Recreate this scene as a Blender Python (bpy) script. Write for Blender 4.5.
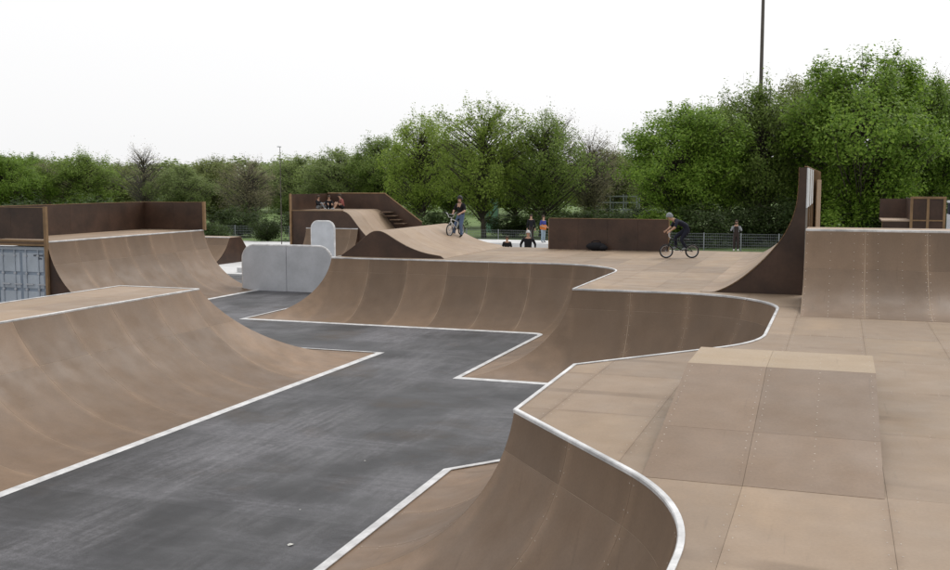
import bpy, math, random
import numpy as np
from mathutils import Vector, Matrix
from mathutils.geometry import tessellate_polygon

for o in list(bpy.data.objects): bpy.data.objects.remove(o)
sc = bpy.context.scene
col = sc.collection
rad = math.radians
random.seed(7)

# ------------------------------------------------------------------ camera
HC = 4.9                       # camera height above the asphalt
FPX, CX, CY = 1037.0, 475.0, 285.0
PITCH = math.atan((CY - 181.0) / FPX)
_d = (365.0, 104.0 * math.sin(PITCH) + FPX * math.cos(PITCH))
YAW = math.atan2(_d[0], _d[1])
cam = bpy.data.cameras.new('camera')
cam.sensor_width = 36.0
cam.lens = FPX / 950.0 * 36.0
cam.clip_end = 2000.0
camo = bpy.data.objects.new('camera', cam)
camo.location = (0, 0, HC)
camo.rotation_euler = (math.pi / 2 - PITCH, 0, YAW)
col.objects.link(camo)
sc.camera = camo

# ------------------------------------------------------------------ overcast sky and soft sun
SUN_EL, SUN_AZ = 52.0, 28.0     # azimuth measured from +Y (down the park) towards +X
w = bpy.data.worlds.new('World'); sc.world = w; w.use_nodes = True
nt = w.node_tree; nt.nodes.clear()
wo = nt.nodes.new('ShaderNodeOutputWorld'); bg = nt.nodes.new('ShaderNodeBackground')
sky = nt.nodes.new('ShaderNodeTexSky'); sky.sky_type = 'NISHITA'; sky.sun_disc = False
sky.sun_elevation = rad(SUN_EL); sky.sun_rotation = rad(SUN_AZ)
sky.air_density = 1.0; sky.dust_density = 6.0; sky.ozone_density = 1.0
hs = nt.nodes.new('ShaderNodeHueSaturation'); hs.inputs['Saturation'].default_value = 0.06
mx = nt.nodes.new('ShaderNodeMix'); mx.data_type = 'RGBA'; mx.inputs[0].default_value = 0.8
mx.inputs[7].default_value = (9.0, 9.0, 9.05, 1)     # even white cloud layer
nt.links.new(sky.outputs[0], hs.inputs['Color']); nt.links.new(hs.outputs[0], mx.inputs[6])
nt.links.new(mx.outputs[2], bg.inputs[0]); bg.inputs[1].default_value = 0.128
nt.links.new(bg.outputs[0], wo.inputs[0])
sl = bpy.data.lights.new('sun', 'SUN'); sl.energy = 1.5; sl.angle = rad(25); sl.color = (1.0, 0.96, 0.9)
so = bpy.data.objects.new('sun', sl); col.objects.link(so)
sv = Vector((math.sin(rad(SUN_AZ)) * math.cos(rad(SUN_EL)), math.cos(rad(SUN_AZ)) * math.cos(rad(SUN_EL)), math.sin(rad(SUN_EL))))
so.rotation_euler = sv.to_track_quat('Z', 'Y').to_euler(); so.location = (0, 0, 40)
sc.view_settings.view_transform = 'Standard'; sc.view_settings.look = 'None'
sc.view_settings.exposure = 0.0; sc.view_settings.gamma = 1.0

# ------------------------------------------------------------------ pixel -> place
_R = Vector((math.cos(YAW), math.sin(YAW), 0))
_Fh = Vector((-math.sin(YAW), math.cos(YAW), 0))
_F = _Fh * math.cos(PITCH) + Vector((0, 0, -math.sin(PITCH)))
_U = _Fh * math.sin(PITCH) + Vector((0, 0, math.cos(PITCH)))
CAMP = Vector((0, 0, HC))
def ray(x, y): return (x - CX) * _R - (y - CY) * _U + FPX * _F
def at_z(x, y, z):
    d = ray(x, y); t = (z - HC) / d.z; return CAMP + d * t
def at_y(x, y, Y):
    d = ray(x, y); t = Y / d.y; return CAMP + d * t
def at_depth(x, y, D): return CAMP + ray(x, y) * (D / FPX)
def ground_at_depth(x, D, z=0.0):
    p = CAMP + (_Fh * math.cos(PITCH) + _R * ((x - CX) / FPX)) * D
    return Vector((p.x, p.y, z))

# ------------------------------------------------------------------ materials
def nodes_of(name):
    m = bpy.data.materials.new(name); m.use_nodes = True
    t = m.node_tree; b = t.nodes['Principled BSDF']
    return m, t, b
def N(t, typ, **k):
    n = t.nodes.new(typ)
    for a, v in k.items(): setattr(n, a, v)
    return n
def L(t, a, b): t.links.new(a, b)
def noise(t, vec, scale, detail=4, rough=0.55):
    n = N(t, 'ShaderNodeTexNoise'); n.inputs['Scale'].default_value = scale
    n.inputs['Detail'].default_value = detail; n.inputs['Roughness'].default_value = rough
    L(t, vec, n.inputs['Vector']); return n.outputs[0]
def ramp(t, fac, stops):
    r = N(t, 'ShaderNodeValToRGB'); e = r.color_ramp.elements
    while len(e) < len(stops): e.new(0.5)
    for i, (p, c) in enumerate(stops):
        e[i].position = p; e[i].color = (c, c, c, 1) if isinstance(c, (int, float)) else (*c, 1)
    L(t, fac, r.inputs[0]); return r.outputs[0]
def mixc(t, a, b, fac, mode='MIX'):
    m = N(t, 'ShaderNodeMix', data_type='RGBA', blend_type=mode)
    for sock, v in ((m.inputs[6], a), (m.inputs[7], b), (m.inputs[0], fac)):
        if hasattr(v, 'is_output'): L(t, v, sock)
        elif isinstance(v, (int, float)) and sock.type == 'RGBA': sock.default_value = (v, v, v, 1)
        elif isinstance(v, (int, float)): sock.default_value = v
        else: sock.default_value = (*v, 1)
    return m.outputs[2]
def world_pos(t): return N(t, 'ShaderNodeNewGeometry').outputs['Position']
def scaled(t, vec, s, rot=(0, 0, 0)):
    m = N(t, 'ShaderNodeMapping'); m.inputs['Scale'].default_value = s; m.inputs['Rotation'].default_value = rot
    L(t, vec, m.inputs['Vector']); return m.outputs[0]
def bump(t, b, h, strength, dist=0.01):
    n = N(t, 'ShaderNodeBump'); n.inputs['Strength'].default_value = strength; n.inputs['Distance'].default_value = dist
    L(t, h, n.inputs['Height']); L(t, n.outputs[0], b.inputs['Normal'])

def ply_material(name, base, var=0.17, streak=0.17, rough=0.5, warm=(0.40, 0.27, 0.165), joints=False, grid=None):
    m, t, b = nodes_of(name)
    p = world_pos(t)
    rnd = N(t, 'ShaderNodeObjectInfo').outputs['Random']
    c = mixc(t, base, warm, ramp(t, rnd, [(0.0, 0.0), (0.55, 0.10), (1.0, 0.5)]))
    val = ramp(t, N_frac(t, rnd, 7.31), [(0.0, 1 - var), (1.0, 1 + var * 0.45)])
    c = mixc(t, c, val, 1.0, 'MULTIPLY')
    c = mixc(t, c, ramp(t, noise(t, p, 0.45, 3), [(0.3, 0.95), (0.7, 1.03)]), 1.0, 'MULTIPLY')
    st = noise(t, scaled(t, p, (2.6, 2.6, 0.16)), 1.0, 3, 0.5)
    c = mixc(t, c, ramp(t, st, [(0.32, 1 - streak), (0.6, 1.0), (0.78, 1.06)]), 1.0, 'MULTIPLY')
    # wheel scuffs, thin and long
    sc1 = noise(t, scaled(t, p, (9.0, 0.7, 0.7), (0, 0, 0.5)), 1.5, 3)
    sc2 = noise(t, scaled(t, p, (0.6, 8.0, 0.6), (0, 0, -0.3)), 1.5, 3)
    c = mixc(t, c, ramp(t, sc1, [(0.26, 0.86), (0.34, 1.0)]), 0.8, 'MULTIPLY')
    c = mixc(t, c, ramp(t, sc2, [(0.68, 1.0), (0.78, 1.08)]), 0.8, 'MULTIPLY')
    if joints:        # pale dust rubbed along the upright joints, with gaps
        at = N(t, 'ShaderNodeAttribute'); at.attribute_name = 'edge'
        band = ramp(t, at.outputs['Fac'], [(0.0, 1.0), (0.05, 0.75), (0.16, 0.0)])
        band = mixc(t, band, ramp(t, noise(t, scaled(t, p, (1.2, 1.2, 1.8)), 1.0, 4), [(0.36, 0.0), (0.6, 1.0)]), 1.0, 'MULTIPLY')
        c = mixc(t, c, mixc(t, c, 1.28, 1.0, 'MULTIPLY'), band)
    if grid:          # grime gathered along the sheet joints, uneven
        sx = N(t, 'ShaderNodeSeparateXYZ'); L(t, p, sx.inputs[0]); ds = []
        for k, (w_, o_) in enumerate(grid):
            a = N(t, 'ShaderNodeMath', operation='PINGPONG'); su = N(t, 'ShaderNodeMath', operation='SUBTRACT')
            L(t, sx.outputs[k], su.inputs[0]); su.inputs[1].default_value = o_; L(t, su.outputs[0], a.inputs[0]); a.inputs[1].default_value = w_ / 2; ds.append(a.outputs[0])
        mn = N(t, 'ShaderNodeMath', operation='MINIMUM'); L(t, ds[0], mn.inputs[0]); L(t, ds[1], mn.inputs[1])
        band = ramp(t, mn.outputs[0], [(0.0, 1.0), (0.02, 0.6), (0.10, 0.0)])
        band = mixc(t, band, ramp(t, noise(t, p, 1.1, 5, 0.65), [(0.42, 0.0), (0.66, 1.0)]), 1.0, 'MULTIPLY')
        c = mixc(t, c, mixc(t, c, (0.76, 0.72, 0.68), 1.0, 'MULTIPLY'), band)
        # curved tyre marks and worn patches
        wv = N(t, 'ShaderNodeTexWave', wave_type='RINGS'); wv.inputs['Scale'].default_value = 0.11; wv.inputs['Distortion'].default_value = 9.0
        wv.inputs['Detail'].default_value = 1.5; wv.inputs['Detail Scale'].default_value = 0.35; L(t, p, wv.inputs['Vector'])
        mk = mixc(t, ramp(t, wv.outputs['Fac'], [(0.972, 0.0), (0.992, 1.0)]), ramp(t, noise(t, p, 0.5, 3), [(0.48, 0.0), (0.62, 0.65)]), 1.0, 'MULTIPLY')
        c = mixc(t, c, mixc(t, c, (0.66, 0.63, 0.60), 1.0, 'MULTIPLY'), mk)
        c = mixc(t, c, mixc(t, c, (1.13, 1.11, 1.06), 1.0, 'MULTIPLY'), ramp(t, noise(t, scaled(t, p, (0.9, 0.35, 1)), 1.0, 4, 0.6), [(0.52, 0.0), (0.7, 1.0)]))
    g = noise(t, p, 34, 3)
    c = mixc(t, c, ramp(t, g, [(0.3, 0.93), (0.7, 1.05)]), 1.0, 'MULTIPLY')
    L(t, c, b.inputs['Base Color'])
    L(t, ramp(t, noise(t, p, 1.6, 4), [(0.3, rough - 0.08), (0.7, rough + 0.14)]), b.inputs['Roughness'])
    b.inputs['Specular IOR Level'].default_value = 0.35
    bump(t, b, noise(t, p, 5, 4), 0.12, 0.01)
    return m
def N_frac(t, v, k):
    m = N(t, 'ShaderNodeMath', operation='MULTIPLY'); L(t, v, m.inputs[0]); m.inputs[1].default_value = k
    f = N(t, 'ShaderNodeMath', operation='FRACT'); L(t, m.outputs[0], f.inputs[0]); return f.outputs[0]
def plain_material(name, c, rough=0.6, metal=0.0, var=0.15, scale=3.0, spec=0.4, bmp=0.0):
    m, t, b = nodes_of(name)
    p = world_pos(t)
    n = ramp(t, noise(t, p, scale, 5), [(0.3, 1 - var), (0.7, 1 + var * 0.4)])
    n2 = ramp(t, noise(t, p, scale * 9, 3), [(0.3, 1 - var * 0.4), (0.7, 1.0)])
    L(t, mixc(t, mixc(t, c, n, 1.0, 'MULTIPLY'), n2, 1.0, 'MULTIPLY'), b.inputs['Base Color'])
    b.inputs['Roughness'].default_value = rough; b.inputs['Metallic'].default_value = metal
    b.inputs['Specular IOR Level'].default_value = spec
    if bmp: bump(t, b, noise(t, p, scale * 6, 4), bmp)
    return m

PLY = ply_material('brown_film_faced_plywood', (0.172, 0.114, 0.073), streak=0.10, warm=(0.205, 0.135, 0.083), joints=True)
PLYD = ply_material('worn_deck_plywood', (0.305, 0.222, 0.157), streak=0.07, rough=0.58, warm=(0.340, 0.246, 0.160))
DECKM = ply_material('worn_deck_sheets', (0.268, 0.196, 0.137), streak=0.07, rough=0.58, warm=(0.305, 0.222, 0.144), grid=((1.25, -0.76), (2.5, 9.72)))
PLYN = ply_material('pale_new_plywood', (0.350, 0.266, 0.182), var=0.06, streak=0.05, rough=0.6, warm=(0.355, 0.268, 0.18))
SEAM = plain_material('pale_joint_filler', (0.375, 0.285, 0.205), 0.8, var=0.35, scale=2.0)
PLYM = ply_material('mid_brown_plywood', (0.205, 0.143, 0.098), streak=0.08, rough=0.55, warm=(0.265, 0.18, 0.118))
DARK = plain_material('dark_brown_phenolic_board', (0.064, 0.0335, 0.0210), 0.45, var=0.5, scale=1.1)
UNDER = plain_material('substructure_timber', (0.13, 0.085, 0.055), 0.85)
EDGE = plain_material('raw_plywood_edge', (0.25, 0.155, 0.078), 0.7, var=0.25)
STEEL = plain_material('galvanised_white_steel', (0.66, 0.66, 0.665), 0.40, 0.0, var=0.42, scale=2.2, spec=0.5)
TOE = plain_material('steel_toe_plate', (0.64, 0.64, 0.645), 0.45, 0.0, var=0.35, scale=3.0)
SCREW = plain_material('screw_steel', (0.50, 0.44, 0.38), 0.45, 0.2)
CONC = plain_material('pale_concrete', (0.60, 0.60, 0.60), 0.8, var=0.16, scale=0.7, bmp=0.1)
GREYP = plain_material('grey_coated_panel', (0.47, 0.49, 0.525), 0.5, var=0.16, scale=1.3)
WHITEB = plain_material('white_board', (0.55, 0.57, 0.60), 0.5, var=0.1)
FENCEM = plain_material('grey_fence_steel', (0.22, 0.24, 0.25), 0.5, 0.2)
BARK = plain_material('bark', (0.075, 0.062, 0.048), 0.9, var=0.4, scale=4, bmp=0.3)
BARKG = plain_material('grey_bark', (0.115, 0.102, 0.088), 0.9, var=0.35, scale=4, bmp=0.3)
POLE = plain_material('dark_mast_paint', (0.10, 0.085, 0.075), 0.6)
BLACK = plain_material('black_rubber', (0.012, 0.012, 0.013), 0.6)
CHROME = plain_material('bike_metal', (0.5, 0.5, 0.52), 0.3, 0.6)

def asphalt_material():
    m, t, b = nodes_of('worn_asphalt')
    p = world_pos(t)
    c = mixc(t, (0.027, 0.027, 0.029), (0.054, 0.055, 0.060), ramp(t, noise(t, p, 0.30, 6, 0.6), [(0.38, 0), (0.62, 1)]))
    streak = noise(t, scaled(t, p, (6.0, 0.6, 1), (0, 0, 0.03)), 1.0, 6, 0.68)
    crossl = noise(t, scaled(t, p, (0.7, 5.5, 1), (0, 0, -0.03)), 1.0, 6, 0.68)
    patch = noise(t, scaled(t, p, (0.42, 0.20, 1)), 1.0, 4, 0.55)
    patch2 = noise(t, scaled(t, p, (0.20, 0.50, 1)), 1.3, 4, 0.55)
    grit = noise(t, p, 9.0, 8, 0.82)
    d1 = mixc(t, ramp(t, patch, [(0.44, 0.0), (0.60, 1.0)]), ramp(t, streak, [(0.34, 0.15), (0.70, 1.0)]), 1.0, 'MULTIPLY')
    d1 = mixc(t, d1, ramp(t, grit, [(0.36, 0.25), (0.62, 1.0)]), 1.0, 'MULTIPLY')
    c = mixc(t, c, (0.190, 0.186, 0.200), mixc(t, d1, 0.95, 1.0, 'MULTIPLY'))
    d2 = mixc(t, ramp(t, patch2, [(0.47, 0.0), (0.62, 1.0)]), ramp(t, crossl, [(0.36, 0.1), (0.72, 1.0)]), 1.0, 'MULTIPLY')
    d2 = mixc(t, d2, ramp(t, grit, [(0.36, 0.25), (0.62, 1.0)]), 1.0, 'MULTIPLY')
    c = mixc(t, c, (0.165, 0.162, 0.178), mixc(t, d2, 0.8, 1.0, 'MULTIPLY'))
    # paving lanes, each laid slightly different
    br = N(t, 'ShaderNodeTexBrick'); br.offset = 0.37; br.inputs['Scale'].default_value = 1.0
    br.inputs['Mortar Size'].default_value = 0.012; br.inputs['Brick Width'].default_value = 7.3; br.inputs['Row Height'].default_value = 3.9
    br.inputs['Color1'].default_value = (0.80, 0.80, 0.80, 1); br.inputs['Color2'].default_value = (1.08, 1.08, 1.08, 1); br.inputs['Mortar'].default_value = (0.72, 0.72, 0.72, 1)
    mp = N(t, 'ShaderNodeMapping'); mp.inputs['Location'].default_value = (1.2, 2.6, 0); L(t, p, mp.inputs['Vector']); L(t, mp.outputs[0], br.inputs['Vector'])
    c = mixc(t, c, br.outputs['Color'], 0.8, 'MULTIPLY')
    c = mixc(t, c, (0.085, 0.066, 0.05), ramp(t, noise(t, p, 0.35, 4, 0.6), [(0.55, 0.0), (0.72, 0.6)]))
    sp = noise(t, p, 60, 2)
    c = mixc(t, c, ramp(t, sp, [(0.3, 0.72), (0.7, 1.25)]), 1.0, 'MULTIPLY')
    L(t, c, b.inputs['Base Color'])
    L(t, ramp(t, noise(t, p, 0.7, 5), [(0.3, 0.5), (0.7, 0.8)]), b.inputs['Roughness'])
    b.inputs['Specular IOR Level'].default_value = 0.4
    bump(t, b, noise(t, p, 45, 4, 0.7), 0.35, 0.006)
    return m
ASPH = asphalt_material()
def grass_material():
    m, t, b = nodes_of('meadow_grass')
    p = world_pos(t)
    c = mixc(t, (0.075, 0.130, 0.030), (0.140, 0.210, 0.055), noise(t, p, 0.35, 6))
    c = mixc(t, c, (0.10, 0.09, 0.045), ramp(t, noise(t, p, 0.12, 4), [(0.58, 0), (0.75, 0.6)]))
    L(t, c, b.inputs['Base Color']); b.inputs['Roughness'].default_value = 0.9
    return m
GRASS = grass_material()
def leaf_material(name, c1, c2):
    m, t, b = nodes_of(name)
    isl = N(t, 'ShaderNodeNewGeometry').outputs['Random Per Island']
    rnd = N(t, 'ShaderNodeObjectInfo').outputs['Random']
    c = mixc(t, c1, c2, isl)
    c = mixc(t, c, ramp(t, rnd, [(0, 0.85), (1, 1.12)]), 1.0, 'MULTIPLY')
    L(t, c, b.inputs['Base Color']); b.inputs['Roughness'].default_value = 0.55
    b.inputs['Specular IOR Level'].default_value = 0.3
    tr = N(t, 'ShaderNodeBsdfTranslucent'); L(t, c, tr.inputs['Color'])
    ms = N(t, 'ShaderNodeMixShader'); ms.inputs[0].default_value = 0.52
    out = t.nodes['Material Output']
    L(t, b.outputs[0], ms.inputs[1]); L(t, tr.outputs[0], ms.inputs[2]); L(t, ms.outputs[0], out.inputs[0])
    return m
LEAF_LUSH = leaf_material('fresh_green_leaves', (0.115, 0.215, 0.022), (0.265, 0.385, 0.058))
LEAF_MID = leaf_material('mid_green_leaves', (0.135, 0.215, 0.036), (0.275, 0.365, 0.085))
LEAF_OLIVE = leaf_material('olive_spring_leaves', (0.160, 0.205, 0.055), (0.300, 0.345, 0.115))
LEAF_SHADED = leaf_material('shaded_shrub_leaves', (0.035, 0.065, 0.014), (0.085, 0.125, 0.034))  # shrub green darkened: the shade under the tree crowns is put into the colour
LEAF_FRESH = leaf_material('young_yellow_green_leaves', (0.165, 0.245, 0.036), (0.330, 0.425, 0.085))
LEAF_BROWN = leaf_material('budding_brown_twigs', (0.190, 0.175, 0.105), (0.310, 0.285, 0.170))
LEAF_FAR = leaf_material('distant_green_leaves', (0.170, 0.230, 0.070), (0.300, 0.370, 0.135))
def cloth(name, c, rough=0.85): return plain_material(name, c, rough, var=0.2, scale=6, spec=0.2)
SKIN = cloth('skin', (0.50, 0.31, 0.22), 0.55)
C_BLACK = cloth('black_cotton', (0.014, 0.014, 0.017)); C_JEANS = cloth('blue_denim', (0.11, 0.16, 0.27))
C_NAVY = cloth('dark_navy_cotton', (0.018, 0.020, 0.034)); C_GREY = cloth('grey_cotton', (0.25, 0.27, 0.29))
C_WHITE = cloth('white_cotton', (0.58, 0.58, 0.58)); C_BROWN = cloth('dark_brown_trousers', (0.045, 0.035, 0.032))
C_ORANGE = cloth('orange_cotton', (0.55, 0.17, 0.04)); C_BLUE = cloth('blue_cotton', (0.05, 0.06, 0.25))
C_LTBLUE = cloth('pale_blue_denim', (0.30, 0.38, 0.45)); HAIR = cloth('brown_hair', (0.05, 0.033, 0.022), 0.6)
C_PINK = cloth('faded_red_cotton', (0.30, 0.10, 0.09))

# ------------------------------------------------------------------ object helpers
def tag(o, label=None, cat=None, group=None, kind=None):
    if label: o['label'] = label
    if cat: o['category'] = cat
    if group: o['group'] = group
    if kind: o['kind'] = kind
    return o
def thing(name, loc, label, cat, group=None, rz=0.0):
    o = bpy.data.objects.new(name, None); o.empty_display_size = 0.3
    o.location = loc; o.rotation_euler = (0, 0, rz); col.objects.link(o)
    return tag(o, label, cat, group)
def link(name, me, parent=None, world=True):
    o = bpy.data.objects.new(name, me); col.objects.link(o)
    if parent is not None:
        o.parent = parent
        if world:
            M = Matrix.Translation(parent.location) @ parent.rotation_euler.to_matrix().to_4x4()
            if parent.parent is not None and parent.type == 'MESH': M = Matrix.Identity(4)
            o.matrix_parent_inverse = M.inverted()
    return o
def mesh(name, v, f, mat, smooth=False, mi=None):
    me = bpy.data.meshes.new(name); me.from_pydata([tuple(p) for p in v], [], f)
    for m in (mat if isinstance(mat, (list, tuple)) else [mat]): me.materials.append(m)
    if mi is not None: me.polygons.foreach_set('material_index', mi)
    if smooth: me.polygons.foreach_set('use_smooth', [True] * len(me.polygons))
    me.update(); return me
class MB:
    def __init__(s): s.v = []; s.f = []
    def add(s, v, f):
        b = len(s.v); s.v += [Vector(p) for p in v]; s.f += [tuple(i + b for i in q) for q in f]; return s
    def box(s, a, b, M=None):
        (x0, y0, z0), (x1, y1, z1) = a, b
        v = [Vector(q) for q in ((x0,y0,z0),(x1,y0,z0),(x1,y1,z0),(x0,y1,z0),(x0,y0,z1),(x1,y0,z1),(x1,y1,z1),(x0,y1,z1))]
        if M: v = [M @ q for q in v]
        return s.add(v, [(0,3,2,1),(4,5,6,7),(0,1,5,4),(1,2,6,5),(2,3,7,6),(3,0,4,7)])
    def tube(s, pts, rs, n=8, caps=True):
        pts = [Vector(p) for p in pts]
        if isinstance(rs, (int, float)): rs = [rs] * len(pts)
        b = len(s.v); prev = None
        for i, p in enumerate(pts):
            d = (pts[min(i+1, len(pts)-1)] - pts[max(i-1, 0)])
            d = d.normalized() if d.length > 1e-9 else Vector((0, 0, 1))
            if prev is None:
                a = d.orthogonal().normalized()
            else:
                a = prev - d * prev.dot(d); a = a.normalized() if a.length > 1e-6 else d.orthogonal().normalized()
            prev = a; c = d.cross(a)
            for k in range(n):
                th = 2 * math.pi * k / n
                s.v.append(p + (a * math.cos(th) + c * math.sin(th)) * rs[i])
        for i in range(len(pts) - 1):
            for k in range(n):
                k2 = (k + 1) % n
                s.f.append((b+i*n+k, b+i*n+k2, b+(i+1)*n+k2, b+(i+1)*n+k))
        if caps:
            s.f.append(tuple(b + k for k in reversed(range(n)))); s.f.append(tuple(b + (len(pts)-1)*n + k for k in range(n)))
        return s
    def torus(s, c, axis, R, r, n=28, m=8):
        c = Vector(c); axis = Vector(axis).normalized(); a = axis.orthogonal().normalized(); e = axis.cross(a); b = len(s.v)
        for i in range(n):
            th = 2*math.pi*i/n; d = a*math.cos(th) + e*math.sin(th)
            for k in range(m):
                ph = 2*math.pi*k/m; s.v.append(c + d*(R + r*math.cos(ph)) + axis*(r*math.sin(ph)))
        for i in range(n):
            for k in range(m):
                s.f.append((b+i*m+k, b+((i+1)%n)*m+k, b+((i+1)%n)*m+(k+1)%m, b+i*m+(k+1)%m))
        return s
    def ball(s, c, r, n=10, m=7):
        c = Vector(c); r = Vector(r) if not isinstance(r, (int, float)) else Vector((r, r, r)); b = len(s.v)
        for j in range(m + 1):
            ph = math.pi * j / m
            for i in range(n):
                th = 2*math.pi*i/n
                s.v.append(c + Vector((r.x*math.sin(ph)*math.cos(th), r.y*math.sin(ph)*math.sin(th), r.z*math.cos(ph))))
        for j in range(m):
            for i in range(n):
                s.f.append((b+j*n+i, b+(j+1)*n+i, b+(j+1)*n+(i+1)%n, b+j*n+(i+1)%n))
        return s
    def prism_y(s, prof, y0, y1):
        """profile [(x,z)...] extruded along Y"""
        n = len(prof)
        v = [(x, y0, z) for x, z in prof] + [(x, y1, z) for x, z in prof]
        tri = tessellate_polygon([[Vector((x, z, 0)) for x, z in prof]])
        f = [tuple(q) for q in tri] + [tuple(i + n for i in reversed(q)) for q in tri]
        f += [(i, (i+1) % n, n + (i+1) % n, n + i) for i in range(n)]
        return s.add(v, f)
    def build(s, name, mat, parent=None, smooth=False, world=True):
        return link(name, mesh(name, s.v, s.f, mat, smooth), parent, world)
def fix_up(me):
    """make a sheet's normals point upwards"""
    tot = sum(p.normal.z * p.area for p in me.polygons)
    if tot < 0: me.flip_normals()
    return me
def solid(o, th):
    """give a sheet a flat-shaded rim of its own vertices, so that its face stays evenly shaded up to the edge"""
    me = o.data; top = [v.co.copy() for v in me.vertices]; nr = [v.normal.copy() for v in me.vertices]
    faces = [tuple(p.vertices) for p in me.polygons]; sm = [p.use_smooth for p in me.polygons]
    cnt = {}
    for f in faces:
        for a, b in zip(f, f[1:] + f[:1]): cnt[(a, b)] = 1
    V = list(top); F = list(faces)
    for (a, b) in cnt:
        if (b, a) in cnt: continue
        k = len(V); V += [top[a], top[b], top[b] - nr[b]*th, top[a] - nr[a]*th]; F.append((k+1, k, k+3, k+2)); sm.append(False)
    m2 = mesh(me.name, V, F, list(me.materials)); m2.polygons.foreach_set('use_smooth', sm)
    o.data = m2; bpy.data.meshes.remove(me); return o

# ------------------------------------------------------------------ ground
def sheet(name, pts, z, mat, kind='structure', parent=None):
    tri = tessellate_polygon([[Vector((x, y, 0)) for x, y in pts]])
    me = mesh(name, [(x, y, z) for x, y in pts], [tuple(q) for q in tri], mat)
    return tag(link(name, fix_up(me), parent), kind=kind)
sheet('grass_ground', [(-700, -200), (700, -200), (700, 900), (-700, 900)], -0.02, GRASS)
sheet('asphalt_ground', [(-75, -20), (40, -20), (40, 73.0), (-75, 73.0)], 0.0, ASPH)
mb = MB().box((-74, 46.5, 0.0), (38, 72.6, 0.10))
tag(mb.build('concrete_pavement', CONC), kind='structure')

# ------------------------------------------------------------------ ramps
def build_chain(corners, step=0.25):
    """corners: [(x, y, fillet_radius, run_of_next_segment)] -> samples (coping xy, foot xy, is_break).  ramp falls to the right of travel"""
    P = [Vector((c[0], c[1])) for c in corners]; n = len(P)
    D = [(P[i+1] - P[i]).normalized() for i in range(n - 1)]
    Nn = [Vector((d.y, -d.x)) for d in D]; RR = [c[3] for c in corners]
    S = []
    def line(a, b, nn, r):
        k = max(1, int((b - a).length / step))
        for i in range(k + 1):
            p = a.lerp(b, i / k); S.append([p, p + nn * r, False])
    start = P[0]
    for i in range(n - 1):
        end = P[i+1]; fr = corners[i+1][2] if i + 1 < n - 1 else 0
        if i + 1 < n - 1 and fr > 0:
            ang = D[i].angle(D[i+1]); tl = fr * math.tan(ang / 2)
            e = end - D[i] * tl; line(start, e, Nn[i], RR[i])
            s2 = end + D[i+1] * tl; k = max(4, int(fr * ang / step * 1.6))
            ctr = e + Nn[i] * fr if D[i].cross(D[i+1]) < 0 else e - Nn[i] * fr
            for j in range(1, k):
                q = j / k; a = ang * q * (-1 if D[i].cross(D[i+1]) < 0 else 1)
                nn = Vector((Nn[i].x*math.cos(a) - Nn[i].y*math.sin(a), Nn[i].x*math.sin(a) + Nn[i].y*math.cos(a)))
                p = ctr - nn * fr if D[i].cross(D[i+1]) < 0 else ctr + nn * fr
                S.append([p, p + nn * (RR[i]*(1-q) + RR[i+1]*q), False])
            start = s2
        else:
            line(start, end, Nn[i], RR[i])
            if i + 1 < n - 1:
                a, b = Nn[i], Nn[i+1]; det = a.x*b.y - a.y*b.x
                d = Vector(((RR[i]*b.y - RR[i+1]*a.y) / det, (a.x*RR[i+1] - b.x*RR[i]) / det))
                S.append([end, end + d, True])
            start = end
    return S
def arc_profile(h, r):
    R = (h*h + r*r) / (2*h); th = math.acos(max(-1, min(1, 1 - h / R)))
    def g(u):            # u in 0..1 along the arc, foot to coping -> (fraction of run, height)
        a = th * u; return R * math.sin(a) / r, R * (1 - math.cos(a))
    return g, R * th
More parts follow.
